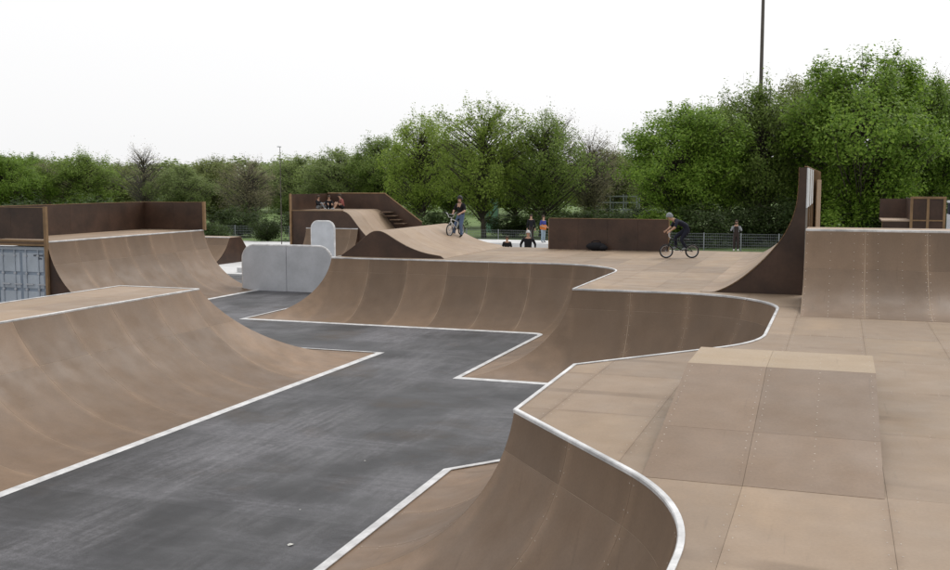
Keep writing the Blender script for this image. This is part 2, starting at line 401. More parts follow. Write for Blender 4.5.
def ramp_walls(root, S, z0, h, r, colw=1.5, top_row=0.52, mat=None, lift=0.0, screws=None, ns=16, gap=0.007, screw_cols=None):
    mat = mat or PLY
    g, AL = arc_profile(h, r)
    rows = [(0.0, 1 - top_row / AL), (1 - top_row / AL, 1.0)]
    # break indices
    brk = [0]; acc = 0.0; segs = []
    for i in range(1, len(S)):
        acc += (S[i][0] - S[i-1][0]).length
        if S[i][2] or i == len(S) - 1 or acc >= colw - 0.06:
            if i == len(S) - 1 or S[i][2] or True:
                segs.append((brk[-1], i)); brk.append(i); acc = 0.0
    def pt(i0, u):
        a = S[i0]; s, z = g(u); p = a[1].lerp(a[0], s)
        return Vector((p.x, p.y, z0 + z + lift))
    for (i0, i1) in segs:
        if i1 <= i0: continue
        ids = list(range(i0, i1 + 1))
        for (u0, u1) in rows:
            n = ns if u1 - u0 > 0.4 else 4
            us = [u0 + (u1 - u0) * k / n for k in range(n + 1)]
            us[0] += 0.0008 if u0 > 0 else 0.0; us[-1] -= 0.0008 if u1 < 1 else 0
            v = []; f = []
            for i in ids:
                for u in us: v.append(pt(i, u))
            m = len(us)
            # narrow the sheet a touch so that the joint shows
            for j, (e, nb) in enumerate(((0, 1), (len(ids) - 1, len(ids) - 2))):
                if len(ids) > 1:
                    for k in range(m):
                        a, b = v[e*m + k], v[nb*m + k]; dl = (b - a).length
                        if dl > 1e-4: v[e*m + k] = a + (b - a) * min(0.03, gap / dl)
            for i in range(len(ids) - 1):
                for k in range(m - 1): f.append((i*m+k, (i+1)*m+k, (i+1)*m+k+1, i*m+k+1))
            me = fix_up(mesh('ramp_panel', v, f, mat, True))
            o = solid(link('ramp_panel', me, root), 0.012)
            cum = [0.0]
            for i in range(1, len(ids)): cum.append(cum[-1] + (S[ids[i]][0] - S[ids[i-1]][0]).length)
            ed = [min(cum[i], cum[-1] - cum[i]) for i in range(len(ids)) for _ in range(m)]
            at = o.data.attributes.new('edge', 'FLOAT', 'POINT')
            at.data.foreach_set('value', ed + [0.3] * (len(o.data.vertices) - len(ed)))
    # pale filler that shows in the joints, just below the sheets
    v = []; f = []
    ul = [rows[0][1] * k / ns for k in range(ns)] + [rows[1][0] + (1 - rows[1][0]) * k / 4 for k in range(5)]
    m = len(ul)
    for i in range(len(S)):
        for u in ul:
            p = pt(i, u); p.z -= 0.002
            q = S[i][1] - S[i][0]; q = q.normalized() * -0.0025 * u; v.append(p + Vector((q.x, q.y, 0)))
    for i in range(len(S) - 1):
        for k in range(m - 1): f.append((i*m+k, (i+1)*m+k, (i+1)*m+k+1, i*m+k+1))
    link('joint_layer', fix_up(mesh('joint_layer', v, f, SEAM, True)), root)
    if screws is not None:
        for (i0, i1) in segs:
            if S[i0][2]: continue
            c = (S[i0][0] + S[i0][1]) / 2
            if screw_cols and not screw_cols(c): continue
            for u in np.linspace(0.04, 0.97, 13):
                for off in (1, -1):
                    ii = i0 + (1 if off > 0 else -1)
                    if ii < 0 or ii >= len(S): continue
                    a, b = pt(i0, u), pt(ii, u)
                    if (b - a).length < 1e-3: continue
                    p = a + (b - a).normalized() * 0.045
                    s, z = g(min(1, u + 0.02)); q = pt(i0, min(1, u + 0.02)) - pt(i0, max(0, u - 0.02))
                    nrm = q.cross(b - a); nrm = nrm.normalized() * (1 if nrm.z > 0 else -1)
                    screws.append((p + nrm * 0.002, nrm))
    return segs
def sweep(name, line, nrm, section, mat, root, z):
    """section: [(outward, height)] swept along line of Vector2 with its bowl-side normals"""
    m = len(section); v = []; f = []
    for p, n in zip(line, nrm):
        for a, b in section: v.append((p.x + n.x*a, p.y + n.y*a, z + b))
    for i in range(len(line) - 1):
        for k in range(m):
            k2 = (k + 1) % m; f.append((i*m+k, i*m+k2, (i+1)*m+k2, (i+1)*m+k))
    f.append(tuple(range(m))); f.append(tuple(reversed(range((len(line)-1)*m, len(line)*m))))
    me = mesh(name, v, f, mat)
    return link(name, me, root)
def unit_normals(S, r):
    """foot-minus-coping directions, long at mitred corners"""
    return [(s[1] - s[0]) / r for s in S]
def trims(root, S, r, z0, h, coping=True, toe=True, cw=0.045, tw=0.16):
    n = unit_normals(S, r)
    # corner triples share the coping point: keep the mitred one
    keep = [i for i, s in enumerate(S) if not ((i + 1 < len(S) and S[i+1][2]) or (i > 0 and S[i-1][2]))]
    ln = [S[i][0] for i in keep]; nn = [n[i] for i in keep]
    if coping:
        sweep('coping', ln, nn, [(0.012, -0.03), (0.016, 0.006), (0.006, 0.018), (-cw, 0.016), (-cw, 0.003), (-0.006, 0.002), (-0.006, -0.03)], STEEL, root, z0 + h)
    if toe:
        lf = [S[i][1] for i in keep]
        sweep('toe_plate', lf, nn, [(tw*0.6, 0.003), (tw*0.6, 0.007), (0.0, 0.022), (-tw*0.4, 0.026), (-tw*0.4, 0.012), (0.0, 0.004)], TOE, root, z0)
def screw_mesh(name, pts, root, r=0.0075):
    v = []; f = []
    for p, n in pts:
        a = n.orthogonal().normalized(); c = n.cross(a); b = len(v)
        for k in range(6):
            th = k * math.pi / 3; v.append(p + (a*math.cos(th) + c*math.sin(th)) * r)
        v.append(p + n * 0.004)
        f += [(b+k, b+(k+1) % 6, b+6) for k in range(6)]
    o = link(name, mesh(name, v, f, SCREW), root); o['kind'] = 'stuff'; return o
def clip_poly(poly, x0, x1, y0, y1):
    def clip(ps, inside, inter):
        out = []
        for i in range(len(ps)):
            a, b = ps[i-1], ps[i]
            if inside(b):
                if not inside(a): out.append(inter(a, b))
                out.append(b)
            elif inside(a): out.append(inter(a, b))
        return out
    def ix(x): return lambda a, b: (x, a[1] + (b[1]-a[1]) * (x-a[0]) / (b[0]-a[0]))
    def iy(y): return lambda a, b: (a[0] + (b[0]-a[0]) * (y-a[1]) / (b[1]-a[1]), y)
    for ins, it in ((lambda p: p[0] >= x0, ix(x0)), (lambda p: p[0] <= x1, ix(x1)), (lambda p: p[1] >= y0, iy(y0)), (lambda p: p[1] <= y1, iy(y1))):
        poly = clip(poly, ins, it)
        if not poly: return []
    return poly
def poly_area(p): return 0.5 * sum(p[i-1][0]*p[i][1] - p[i][0]*p[i-1][1] for i in range(len(p)))
def inside(poly, x, y):
    c = False
    for i in range(len(poly)):
        (x1, y1), (x2, y2) = poly[i-1], poly[i]
        if (y1 > y) != (y2 > y) and x < (x2-x1) * (y-y1) / (y2-y1) + x1: c = not c
    return c
def slab(name, poly, z, th, mat, root, whole=None):
    q = [poly[0]]
    for p in poly[1:]:
        if math.hypot(p[0]-q[-1][0], p[1]-q[-1][1]) > 1e-4: q.append(p)
    if len(q) > 1 and math.hypot(q[0][0]-q[-1][0], q[0][1]-q[-1][1]) < 1e-4: q.pop()
    if len(q) < 3 or abs(poly_area(q)) < 0.004: return None
    if poly_area(q) < 0: q.reverse()
    n = len(q); tri = tessellate_polygon([[Vector((x, y, 0)) for x, y in q]])
    f = []
    for t in tri:
        a = poly_area([q[i] for i in t])
        if abs(a) < 1e-7: continue
        f.append(tuple(t) if a > 0 else tuple(reversed(t)))
    v = [(x, y, z) for x, y in q] + [(x, y, z - th) for x, y in q]
    for i in range(n):
        a, b = Vector(q[i]), Vector(q[(i+1) % n]); d = (b - a)
        if d.length < 1e-5: continue
        m = (a + b) / 2 + Vector((-d.y, d.x)).normalized() * 0.004
        if whole is None or inside(whole, m.x, m.y): f.append((i, n + i, n + (i+1) % n, (i+1) % n))
    # pieces that only touch along the joint become sheets of their own
    par = list(range(len(v)))
    def find(i):
        while par[i] != i: i = par[i]
        return i
    for fc in f:
        for i in fc[1:]: par[find(i)] = find(fc[0])
    comps = {}
    for fc in f: comps.setdefault(find(fc[0]), []).append(fc)
    o = None
    for fs_ in comps.values():
        ids = sorted({i for fc in fs_ for i in fc}); mp_ = {i: k for k, i in enumerate(ids)}
        tops = [fc for fc in fs_ if all(i < n for i in fc)]
        if sum(abs(poly_area([q[i] for i in fc])) for fc in tops) < 0.004: continue
        o = link(name, mesh(name, [v[i] for i in ids], [tuple(mp_[i] for i in fc) for fc in fs_], mat), root)
    return o
def panel_floor(root, poly, z, mat, cw, cl, ox, oy, gap=0.0013, th=0.018, name='deck_panel', stagger=0.0, keep=None):
    xs = [p[0] for p in poly]; ys = [p[1] for p in poly]; edges = []
    i = math.floor((min(xs) - ox) / cw)
    while ox + i*cw < max(xs):
        j = math.floor((min(ys) - oy) / cl) - 1
        while oy + j*cl < max(ys):
            x0 = ox + i*cw; y0 = oy + j*cl + (stagger if i % 2 else 0)
            c = clip_poly(poly, x0 + gap, x0 + cw - gap, y0 + gap, y0 + cl - gap)
            if c and (keep is None or keep(x0 + cw/2, y0 + cl/2)):
                if slab(name, c, z, th, mat, root, poly): edges.append((x0, y0))
            j += 1
        i += 1
    return edges

# ---- the raised bowl deck
DH = 2.09; RUN = 2.35
root_bowl = thing('bowl_deck', (-4, 20, 0), 'large raised brown plywood deck with curved white coping and three scooped bowl walls', 'skate bowl')
chain = build_chain([(-17.6, 42.3, 0, RUN), (-17.6, 34.25, 0, RUN), (-6.5, 34.25, 2.7, RUN), (-6.5, 26.3, 0, RUN), (-1.22, 26.3, 2.75, RUN),
                     (-1.22, 18.55, 3.0, RUN), (-3.77, 15.35, 0, RUN), (-3.70, 12.03, 0, RUN), (-1.08, 8.88, 3.5, RUN), (-1.08, 2.2, 0, RUN)])
scr = []
ramp_walls(root_bowl, chain, 0.0, DH, RUN, screws=scr, screw_cols=lambda c: c.y < 27)
trims(root_bowl, chain, RUN, 0.0, DH)
bowl_poly = [(s[0].x, s[0].y) for s in chain if not s[2]]
bowl_poly = [p for i, p in enumerate(bowl_poly) if i == 0 or math.hypot(p[0]-bowl_poly[i-1][0], p[1]-bowl_poly[i-1][1]) > 1e-3]
deck_poly = bowl_poly + [(9.0, 2.2), (9.0, 42.3)]
panel_floor(root_bowl, deck_poly, DH, DECKM, 1.25, 2.5, -0.76, 9.72)
tri = tessellate_polygon([[Vector((x, y, 0)) for x, y in deck_poly]])
link('subfloor', fix_up(mesh('subfloor', [(x, y, DH - 0.03) for x, y in deck_poly], [tuple(t) for t in tri], UNDER)), root_bowl)
for name, a, b in (('skirt_board', (9.0, 2.2, 0), (9.04, 42.3, DH)), ('skirt_board', (-1.0, 2.16, 0), (9.0, 2.195, DH))):
    MB().box(a, b).build(name, DARK, root_bowl)
# roll-down at the far edge
rp = MB()
prof = [(0, DH - 0.004)] + [(6.0 * k / 10, DH * (1 - k/10)**2 ) for k in range(1, 11)]
v = []; f = []
for k, (d, z) in enumerate(prof): v += [(-17.6, 42.31 + d, max(z, 0.008)), (-4.2, 42.31 + d, max(z, 0.008))]
for k in range(len(prof) - 1): f.append((2*k, 2*k+1, 2*k+3, 2*k+2))
solid(link('roll_down', fix_up(mesh('roll_down', v, f, PLYD, True)), root_bowl), 0.02)
# screws along the near deck joints
for i in range(-2, 5):
    x = -0.76 + 1.25 * i
    for k in range(70):
        y = 5 + k * 0.29
        if x < -1.0 and y < 10.4: continue
        if x < -3.3 or (x < -1.1 and y > 17.4): continue
        if -1.9 < x < 0.6 and 9.6 < y < 17.4: continue
        for dx in (-0.05, 0.05): scr.append((Vector((x + dx, y, DH + 0.002)), Vector((0, 0, 1))))
for k in range(40):
    for j in range(6):
        x = -1.0 + k * 0.29; y = 9.72 + 2.5 * (j - 1)
        if -1.9 < x < 0.6 and 9.6 < y < 17.4: continue
        if y > 8 or x > -0.9:
            for dy in (-0.05, 0.05): scr.append((Vector((x, y + dy, DH + 0.002)), Vector((0, 0, 1))))
scr = [q for q in scr if abs(q[0].z - DH - 0.002) > 1e-4 or q[1].z < 0.999 or inside(deck_poly, q[0].x, q[0].y)]
screw_mesh('screw_heads', scr, root_bowl)

# ---- funbox on the deck
fb = thing('funbox', (-0.6, 13, DH), 'low plywood kicker box with wedge ramp and flat top standing on the deck', 'skate ramp')
FX0, FX1, FY0, FY1, FY2, FY3, FH = -1.70, 0.47, 9.74, 12.80, 14.10, 16.8, 0.58
fcols = [FX0, -0.76, FX1]
fs = []
def quad_panel(name, pts, mat, root, th=0.018):
    me = fix_up(mesh(name, pts, [(0, 1, 2, 3)], mat)); return solid(link(name, me, root), th)
for a, b in zip(fcols[:-1], fcols[1:]):
    for (ya, za), (yb, zb) in (((FY0 - 0.08, 0.003), (FY0 + 1.15, 0.012 + (FH-0.012) * 1.15/(FY1-FY0))), ((FY0 + 1.153, 0.012 + (FH-0.012) * 1.153/(FY1-FY0)), (FY1 - 0.003, FH))):
        quad_panel('ramp_panel', [(a+0.0015, ya, DH+za), (b-0.0015, ya, DH+za), (b-0.0015, yb, DH+zb), (a+0.0015, yb, DH+zb)], PLYM, fb)
    quad_panel('top_panel', [(a+0.0015, FY1+0.003, DH+FH), (b-0.0015, FY1+0.003, DH+FH), (b-0.0015, FY2, DH+FH), (a+0.0015, FY2, DH+FH)], PLYN, fb)
    quad_panel('ramp_panel', [(a+0.0015, FY2+0.004, DH+FH), (b-0.0015, FY2+0.004, DH+FH), (b-0.0015, FY3, DH+0.012), (a+0.0015, FY3, DH+0.012)], PLY, fb)
sidep = [(FY0 + 0.06, 0.004), (FY1, FH - 0.021), (FY2, FH - 0.021), (FY3 - 0.06, 0.004)]
for x in (FX0 + 0.01, FX1 - 0.028):
    v = [(x, y, DH+z) for y, z in sidep] + [(x + 0.018, y, DH+z) for y, z in sidep]
    link('side_board', mesh('side_board', v, [(0,1,2,3), (7,6,5,4), (0,4,5,1), (1,5,6,2), (2,6,7,3), (3,7,4,0)], DARK), fb)
sl_n = Vector((0, -FH, FY1 - FY0)).normalized()
for x in (FX0+0.06, -0.81, -0.71, -0.15, FX1-0.05):
    for k in range(18):
        q = (k + 0.4) / 18
        fs.append((Vector((x + random.uniform(-.008, .008), FY0 + q*(FY1-FY0), DH + 0.014 + (FH-0.012)*q)), sl_n))
    for k in range(4): fs.append((Vector((x, FY1 + 0.2 + k*0.3, DH + FH + 0.002)), Vector((0, 0, 1))))
screw_mesh('screw_heads', fs, fb, 0.008)

# ---- quarter pipe at the right, standing on the deck
qr = thing('quarter_pipe', (2, 24, DH), 'wide plywood quarter pipe with rows of screws standing on the raised deck', 'quarter pipe')
QH, QR = 1.70, 2.36
cr = build_chain([(-0.70, 24.85, 0, QR), (7.5, 24.85, 0, QR)])
qs = []
ramp_walls(qr, cr, DH + 0.004, QH, QR, colw=1.25, top_row=0.98, screws=qs)
trims(qr, cr, QR, DH + 0.004, QH, toe=False, cw=0.12)
for i in range(16):
    for u in np.linspace(0.05, 0.97, 14):
        g, _ = arc_profile(QH, QR); s, z = g(u); qs.append((Vector((-0.15 + i*0.5, 24.85 - QR*(1 - s) - 0.003, DH + 0.008 + z)), Vector((0, -0.6, 0.8))))
screw_mesh('screw_heads', qs, qr, 0.010)
panel_floor(qr, [(-0.70, 24.86), (7.5, 24.86), (7.5, 26.4), (-0.70, 26.4)], DH + QH, PLYD, 1.25, 2.5, -0.70, 24.86, name='platform_panel')
g, _ = arc_profile(QH, QR)
sp = [(24.85 - QR*(1 - g(k/12)[0]) + (0.02 if k else 0.1), DH + g(k/12)[1] - 0.02) for k in range(13)]
sp = [(y, max(z, DH + 0.003)) for y, z in sp] + [(26.4, DH + QH - 0.02), (26.4, DH + 0.003)]
for x in (-0.69, 7.46):
    n = len(sp); t3 = tessellate_polygon([[Vector((y, z, 0)) for y, z in sp]])
    v = [(x, y, z) for y, z in sp] + [(x + 0.02, y, z) for y, z in sp]
    link('side_board', mesh('side_board', v, [tuple(t) for t in t3] + [tuple(i+n for i in reversed(t)) for t in t3] + [(i, (i+1)%n, n+(i+1)%n, n+i) for i in range(n)], DARK), qr)
MB().box((-0.66, 26.38, DH + 0.003), (7.45, 26.4, DH + QH - 0.02)).build('back_board', DARK, qr)

# ---- tall wall ride with curved foot
wr = thing('wall_ride', (-1.8, 33, DH), 'tall dark-sided wall ride curving up from the deck to vertical', 'wall ride')
WY0, WY1 = 26.75, 40.5
pp = [(700, 293.5), (714, 292.8), (735, 282), (757, 265), (775, 246.5), (788, 227), (795, 209), (798, 190), (799, 167)]
wp = [at_y(x, y, WY0) for x, y in pp]
wp[0].z = DH + 0.012
wp = [(max(p.x, -9), max(p.z, DH + 0.012)) for p in wp]
# smooth the profile
def catmull(ps, k=4):
    out = []
    for i in range(len(ps) - 1):
        p0, p1, p2, p3 = [Vector(ps[max(0, min(len(ps)-1, j))]) for j in (i-1, i, i+1, i+2)]
        for q in range(k):
            t = q / k; out.append(0.5 * ((2*p1) + (p2-p0)*t + (2*p0-5*p1+4*p2-p3)*t*t + (3*p1-p0-3*p2+p3)*t**3))
    out.append(Vector(ps[-1])); return out
wc = catmull(wp)
XB = at_y(806, 200, WY0).x; ZT = wc[-1].y
nY = 11
for j in range(nY):
    y0 = WY0 + 0.03 + (WY1 - WY0 - 0.06) * j / nY; y1 = WY0 + 0.03 + (WY1 - WY0 - 0.06) * (j + 1) / nY
    v = []; f = []
    for p in wc: v += [(p.x, y0 + 0.004, max(p.y, DH + 0.006)), (p.x, y1 - 0.004, max(p.y, DH + 0.006))]
    for k in range(len(wc) - 1): f.append((2*k, 2*k+1, 2*k+3, 2*k+2))
    solid(link('ramp_panel', fix_up(mesh('ramp_panel', v, f, PLYD, True)), wr), 0.012)
profd = [(p.x + 0.012, max(p.y - 0.02, DH + 0.003)) for p in wc[3:]] + [(XB, ZT - 0.01), (XB, DH + 0.003)]
MB().prism_y(profd, WY0, WY0 + 0.025).build('side_board', DARK, wr)
MB().prism_y(profd, WY1 - 0.025, WY1).build('side_board', DARK, wr)
ply_line = [(p.x - 0.004, p.y) for p in wc[3:]]
band = MB()
for k in range(len(ply_line) - 1):
    a, b = ply_line[k], ply_line[k+1]
    band.add([(a[0], WY0 - 0.006, a[1] - 0.004), (b[0], WY0 - 0.006, b[1] - 0.004), (b[0] + 0.022, WY0 - 0.006, b[1] - 0.016), (a[0] + 0.012, WY0 - 0.006, a[1] - 0.026)], [(0, 1, 2, 3)])
solid(band.build('edge_trim', EDGE, wr), 0.012)
# back face: framed boards, a white board near the top at the near end
ys = np.linspace(WY0 + 0.03, WY1 - 0.03, 8)
for j in range(7):
    MB().box((XB - 0.02, ys[j] + 0.03, DH + 0.01), (XB, ys[j+1] - 0.03, ZT - 0.02)).build('back_panel', DARK, wr)
for y in ys[1:]: MB().box((XB, y - 0.045, DH + 0.01), (XB + (0.04 if y < WY0 + 6 else 0.10), y + 0.045, ZT)).build('post', EDGE, wr)
MB().box((XB - 0.06, WY0, ZT), (XB + 0.012, WY1, ZT + 0.02)).build('top_rail', EDGE, wr)
for y0_, y1_ in ((2.06, 3.78), (3.94, 5.6)): MB().box((XB + 0.003, WY0 + y0_, ZT - 1.0), (XB + 0.03, WY0 + y1_, ZT - 0.02)).build('white_board', WHITEB, wr)
MB().box((XB + 0.003, WY0 + 0.01, ZT - 1.0), (XB + 0.03, WY0 + 1.9, ZT - 0.02)).build('white_board', WHITEB, wr)
MB().box((XB + 0.102, WY0 + 6.2, DH + 1.1), (XB + 0.13, WY1 - 0.2, ZT - 0.3)).build('wood_board', EDGE, wr)

# ---- left: mellow spine box
lb = thing('spine_ramp', (-16, 14, 0), 'long plywood ramp with flat top table and shallow curved face', 'skate ramp')
LX, LXB, LY, LRUN = -15.72, -18.2, 23.05, 3.45
cl = build_chain([(LX, 3.0, 0, LRUN), (LX, LY, 0, 3.75), (LXB, LY, 0, LRUN), (LXB, 3.0, 0, LRUN)])
ls = []
ramp_walls(lb, cl, 0.0, DH, LRUN, colw=1.5, top_row=1.1, screws=None)
trims(lb, cl, LRUN, 0.0, DH)
panel_floor(lb, [(LX, 3.0), (LX, LY), (LXB, LY), (LXB, 3.0)], DH, PLYD, 1.25, 2.5, LX - 2.5, 3.05, name='top_panel')
gl, _ = arc_profile(DH, LRUN)
ep = [(LX + LRUN*(1 - gl(k/10)[0]) - 0.02, max(0.003, gl(k/10)[1] - 0.02)) for k in range(11)] + [(LXB - LRUN*(1 - gl(k/10)[0]) + 0.02, max(0.003, gl(k/10)[1] - 0.02)) for k in range(10, -1, -1)]
MB().prism_y(ep, 2.97, 2.995).build('side_board', DARK, lb)

# ---- tall quarter pipe with guard boards, container below its platform
TH = 2.64; TX = -27.75; TF = -24.65; TY0, TY1, TB = 31.1, 41.2, -31.0; TR = TF - TX
tq = thing('tall_quarter_pipe', (-28, 36, 0), 'tall plywood quarter pipe with platform behind it fenced by dark brown guard boards', 'quarter pipe')
ct = build_chain([(TX, TY0, 0, TR), (TX, TY1, 0, TR)])
ramp_walls(tq, ct, 0.0, TH, TR, colw=1.5, top_row=0.9)
trims(tq, ct, TR, 0.0, TH, cw=0.12)
panel_floor(tq, [(TX, TY0), (TX, TY1), (TB, TY1), (TB, TY0)], TH, PLYD, 1.25, 2.5, TX - 2.5, TY0, name='platform_panel')
gt, _ = arc_profile(TH, TR)
tp = [(TX + TR*(1 - gt(k/14)[0]) - 0.015, max(0.003, gt(k/14)[1] - 0.03)) for k in range(15)]
tp = tp + [(TX - 0.12, TH - 0.03), (TX - 0.12, 0.003)]
for y in (TY0 + 0.02, TY1 - 0.05): MB().prism_y(tp, y, y + 0.025).build('side_board', DARK, tq)
GH = 1.27
def guard(root, a, b, z0, z1, n, dark=DARK):
    """guard wall of n boards between plan points a and b, with posts and a rail"""
    a, b = Vector(a), Vector(b); d = (b - a).normalized(); pn = Vector((-d.y, d.x)); Lg = (b - a).length
    M = Matrix(((d.x, pn.x, 0, a.x), (d.y, pn.y, 0, a.y), (0, 0, 1, 0), (0, 0, 0, 1)))
    for i in range(n):
        MB().box((Lg*i/n + 0.003, -0.011, z0), (Lg*(i+1)/n - 0.003, 0.011, z1), M).build('guard_board', dark, root)
    MB().box((0, -0.02, z1 + 0.001), (Lg, 0.02, z1 + 0.02), M).build('top_rail', EDGE, root)
guard(tq, (TB, TY0 + 0.05), (TB, TY1 - 0.012), TH + 0.002, TH + GH, 4)
guard(tq, (TB - 0.02, TY1), (TX + 0.03, TY1), TH + 0.002, TH + GH, 2)
guard(tq, (TB + 0.03, TY0), (TX - 0.07, TY0), TH + 0.10, TH + GH, 2)
for (x, y, z1) in ((TX - 0.02, TY0 - 0.02, TH + GH + 0.04), (TX + 0.05, TY1, TH + GH + 0.04), (TB, TY0, TH + GH)):
    MB().box((x - 0.06, y - 0.06, 0.0 if y < 35 else TH), (x + 0.06, y + 0.06, z1)).build('post', EDGE, tq)
for k, (z, m) in enumerate(((TH + 0.03, EDGE), (TH - 0.12, EDGE), (TH - 0.045, UNDER))):
    MB().box((TB, TY0 - 0.045 + 0.015*(k == 2), z - 0.035), (TX - 0.081, TY0 - 0.012, z + 0.035)).build('deck_beam', m, tq)
MB().box((TB, TY0 + 0.3, TH - 0.16), (TX - 0.15, TY1 - 0.1, TH - 0.03)).build('joists', UNDER, tq)

# shipping container below the platform
cn = thing('shipping_container', (-29.4, 36, 0), 'grey-blue steel shipping container with locking rods under the platform', 'container')
CB = plain_material('grey_blue_container_paint', (0.27, 0.325, 0.40), 0.5, var=0.25, scale=1.4)
CBL = plain_material('pale_container_paint', (0.44, 0.49, 0.55), 0.5, var=0.2, scale=1.4)
CINK = plain_material('dark_stencil_ink', (0.06, 0.07, 0.09), 0.6)
X1 = TX - 0.16; X0 = X1 - 2.44; Y0 = TY0 + 0.12; CHT = 2.44
MB().box((X0 + 0.05, Y0 + 0.12, 0.1), (X1 - 0.05, Y0 + 6.0, CHT - 0.06)).build('body', CB, cn)
fr = MB()
for x in (X0, X1 - 0.11): fr.box((x, Y0, 0.0), (x + 0.11, Y0 + 0.14, CHT))
fr.box((X0 + 0.11, Y0, CHT - 0.12), (X1 - 0.11, Y0 + 0.14, CHT)); fr.box((X0 + 0.11, Y0, 0.0), (X1 - 0.11, Y0 + 0.14, 0.14))
fr.build('door_frame', CBL, cn)
side = MB()
for k in range(20):
    side.box((X1 - 0.05, Y0 + 0.2 + k*0.285, 0.12), (X1 - 0.015, Y0 + 0.34 + k*0.285, CHT - 0.12))
side.build('corrugated_side', CB, cn)
for di, (a, b) in enumerate(((X0 + 0.115, X0 + 1.215), (X0 + 1.225, X1 - 0.115))):
    dm = MB().box((a, Y0 + 0.05, 0.15), (b, Y0 + 0.09, CHT - 0.13))
    dr = dm.build('door', CB, cn)
    for (z0, z1) in ((0.22, 0.75), (0.87, 1.37), (1.49, 2.20)):
        MB().box((a + 0.06, Y0 + 0.025, z0), (b - 0.06, Y0 + 0.0495, z1)).build('door_panel', CBL, dr)
    for fx in (0.22, 0.74):
        x = a + (b - a) * fx
        MB().tube([(x, Y0 + 0.0, 0.12), (x, Y0 + 0.0, CHT - 0.1)], 0.022, 8).build('locking_rod', CBL, dr)
        for z in (0.3, 0.82, 1.43, 2.1): MB().box((x - 0.05, Y0 - 0.026, z - 0.03), (x + 0.05, Y0 + 0.024, z + 0.03)).build('rod_bracket', GREYP, dr)
        MB().box((x - 0.02, Y0 - 0.05, 1.0), (x + 0.35, Y0 - 0.0265, 1.045)).build('handle', GREYP, dr)
ink = MB()
for (x, w_, z) in ((X1 - 0.62, 0.42, 2.08), (X1 - 0.42, 0.17, 1.96)):
    k = 0.0
    while k < w_:
        ink.box((x + k, Y0 + 0.018, z), (x + k + 0.035, Y0 + 0.0245, z + 0.07)); k += 0.05
ink.build('stencil_marks', CINK, cn)

# ---- roller on the deck behind the back wall
RY0, RY1 = 35.0, 42.1
rl = thing('roller_hump', (-15, 38.5, DH), 'plywood hump with dark triangular side and long curved run-out on the deck', 'skate ramp')
hp = [at_y(x, y, RY0) for x, y in ((341, 255), (356, 244), (369, 233.2), (377, 230.8), (385, 233), (397, 240.6), (410, 247.6), (425, 253), (444, 256.6))]
hc = catmull([(p.x, max(p.z, DH + 0.01)) for p in hp], 4)
hc[-1].y = DH + 0.006
ny = 5
for j in range(ny):
    y0 = RY0 + 0.03 + (RY1 - RY0 - 0.06)*j/ny; y1 = RY0 + 0.03 + (RY1 - RY0 - 0.06)*(j+1)/ny
    v = []; f = []
    for p in hc: v += [(p.x, y0 + 0.004, p.y), (p.x, y1 - 0.004, p.y)]
    for k in range(len(hc) - 1): f.append((2*k, 2*k+1, 2*k+3, 2*k+2))
    solid(link('ramp_panel', fix_up(mesh('ramp_panel', v, f, PLYD, True)), rl), 0.012)
hd = [(p.x, max(p.y - 0.018, DH + 0.003)) for p in hc] + [(hc[-1].x, DH + 0.001), (hc[0].x, DH + 0.001)]
MB().prism_y(hd, RY0, RY0 + 0.025).build('side_board', DARK, rl); MB().prism_y(hd, RY1 - 0.025, RY1).build('side_board', DARK, rl)

# ---- guard wall at the deck's far edge
gw = thing('guard_wall', (-9, 41.5, DH), 'dark brown guard wall of wide boards at the far edge of the deck', 'guard wall')
a = at_z(549, 251, DH); b = at_z(668, 253, DH)
GY = 41.6
a = at_y(549, 250, GY); b = at_y(668, 250, GY); gz1 = at_y(600, 219, GY).z
guard(gw, (a.x, GY), (b.x, GY), DH + 0.002, gz1, 4)
for k in range(5):
    x = a.x + (b.x - a.x) * k / 4
    MB().box((x - 0.04, GY + 0.014, DH + 0.001), (x + 0.04, GY + 0.09, gz1 - 0.02)).build('post', EDGE, gw)

# ---- far platform ramp with guard boards and people sitting on it
FYN, FYF = 58.0, 63.0
fz = at_y(340, 211, FYN).z
fx0 = at_y(291, 211, FYN).x; fx1 = at_y(343, 211, FYN).x
fp = thing('platform_ramp', ((fx0+fx1)/2, 60, 0.1), 'high dark platform with a plywood slope and slanted guard wall where people sit', 'skate ramp')
GZ = 0.1
pr = [(fx1, fz)] + [(at_y(x, y, FYN).x, at_y(x, y, FYN).z) for x, y in ((349, 214.5), (357, 225), (366, 236), (378, 246), (398, 253))]
pc = catmull(pr, 3)
ytop = np.linspace(FYN + 0.03, FYF, 4)
for j in range(3):
    v = []; f = []
    for p in pc: v += [(p.x, ytop[j] + 0.005, max(p.y, GZ+0.02)), (p.x, ytop[j+1] - 0.005, max(p.y, GZ+0.02))]
    for k in range(len(pc) - 1): f.append((2*k, 2*k+1, 2*k+3, 2*k+2))
    solid(link('ramp_panel', fix_up(mesh('ramp_panel', v, f, PLYD, True)), fp), 0.015)
    MB().box((fx0, ytop[j] + 0.005, fz - 0.03), (fx1 - 0.004, ytop[j+1] - 0.005, fz)).build('platform_panel', PLYD, fp)
dp = [(fx0, GZ+0.003), (fx0, fz - 0.035)] + [(p.x, max(p.y - 0.03, GZ+0.01)) for p in pc] + [(pc[-1].x, GZ+0.003)]
MB().prism_y(dp, FYN, FYN + 0.025).build('side_board', DARK, fp)
MB().box((fx0, FYN, fz + 0.002), (fx1, FYN + 0.05, fz + 0.035)).build('coping', EDGE, fp)
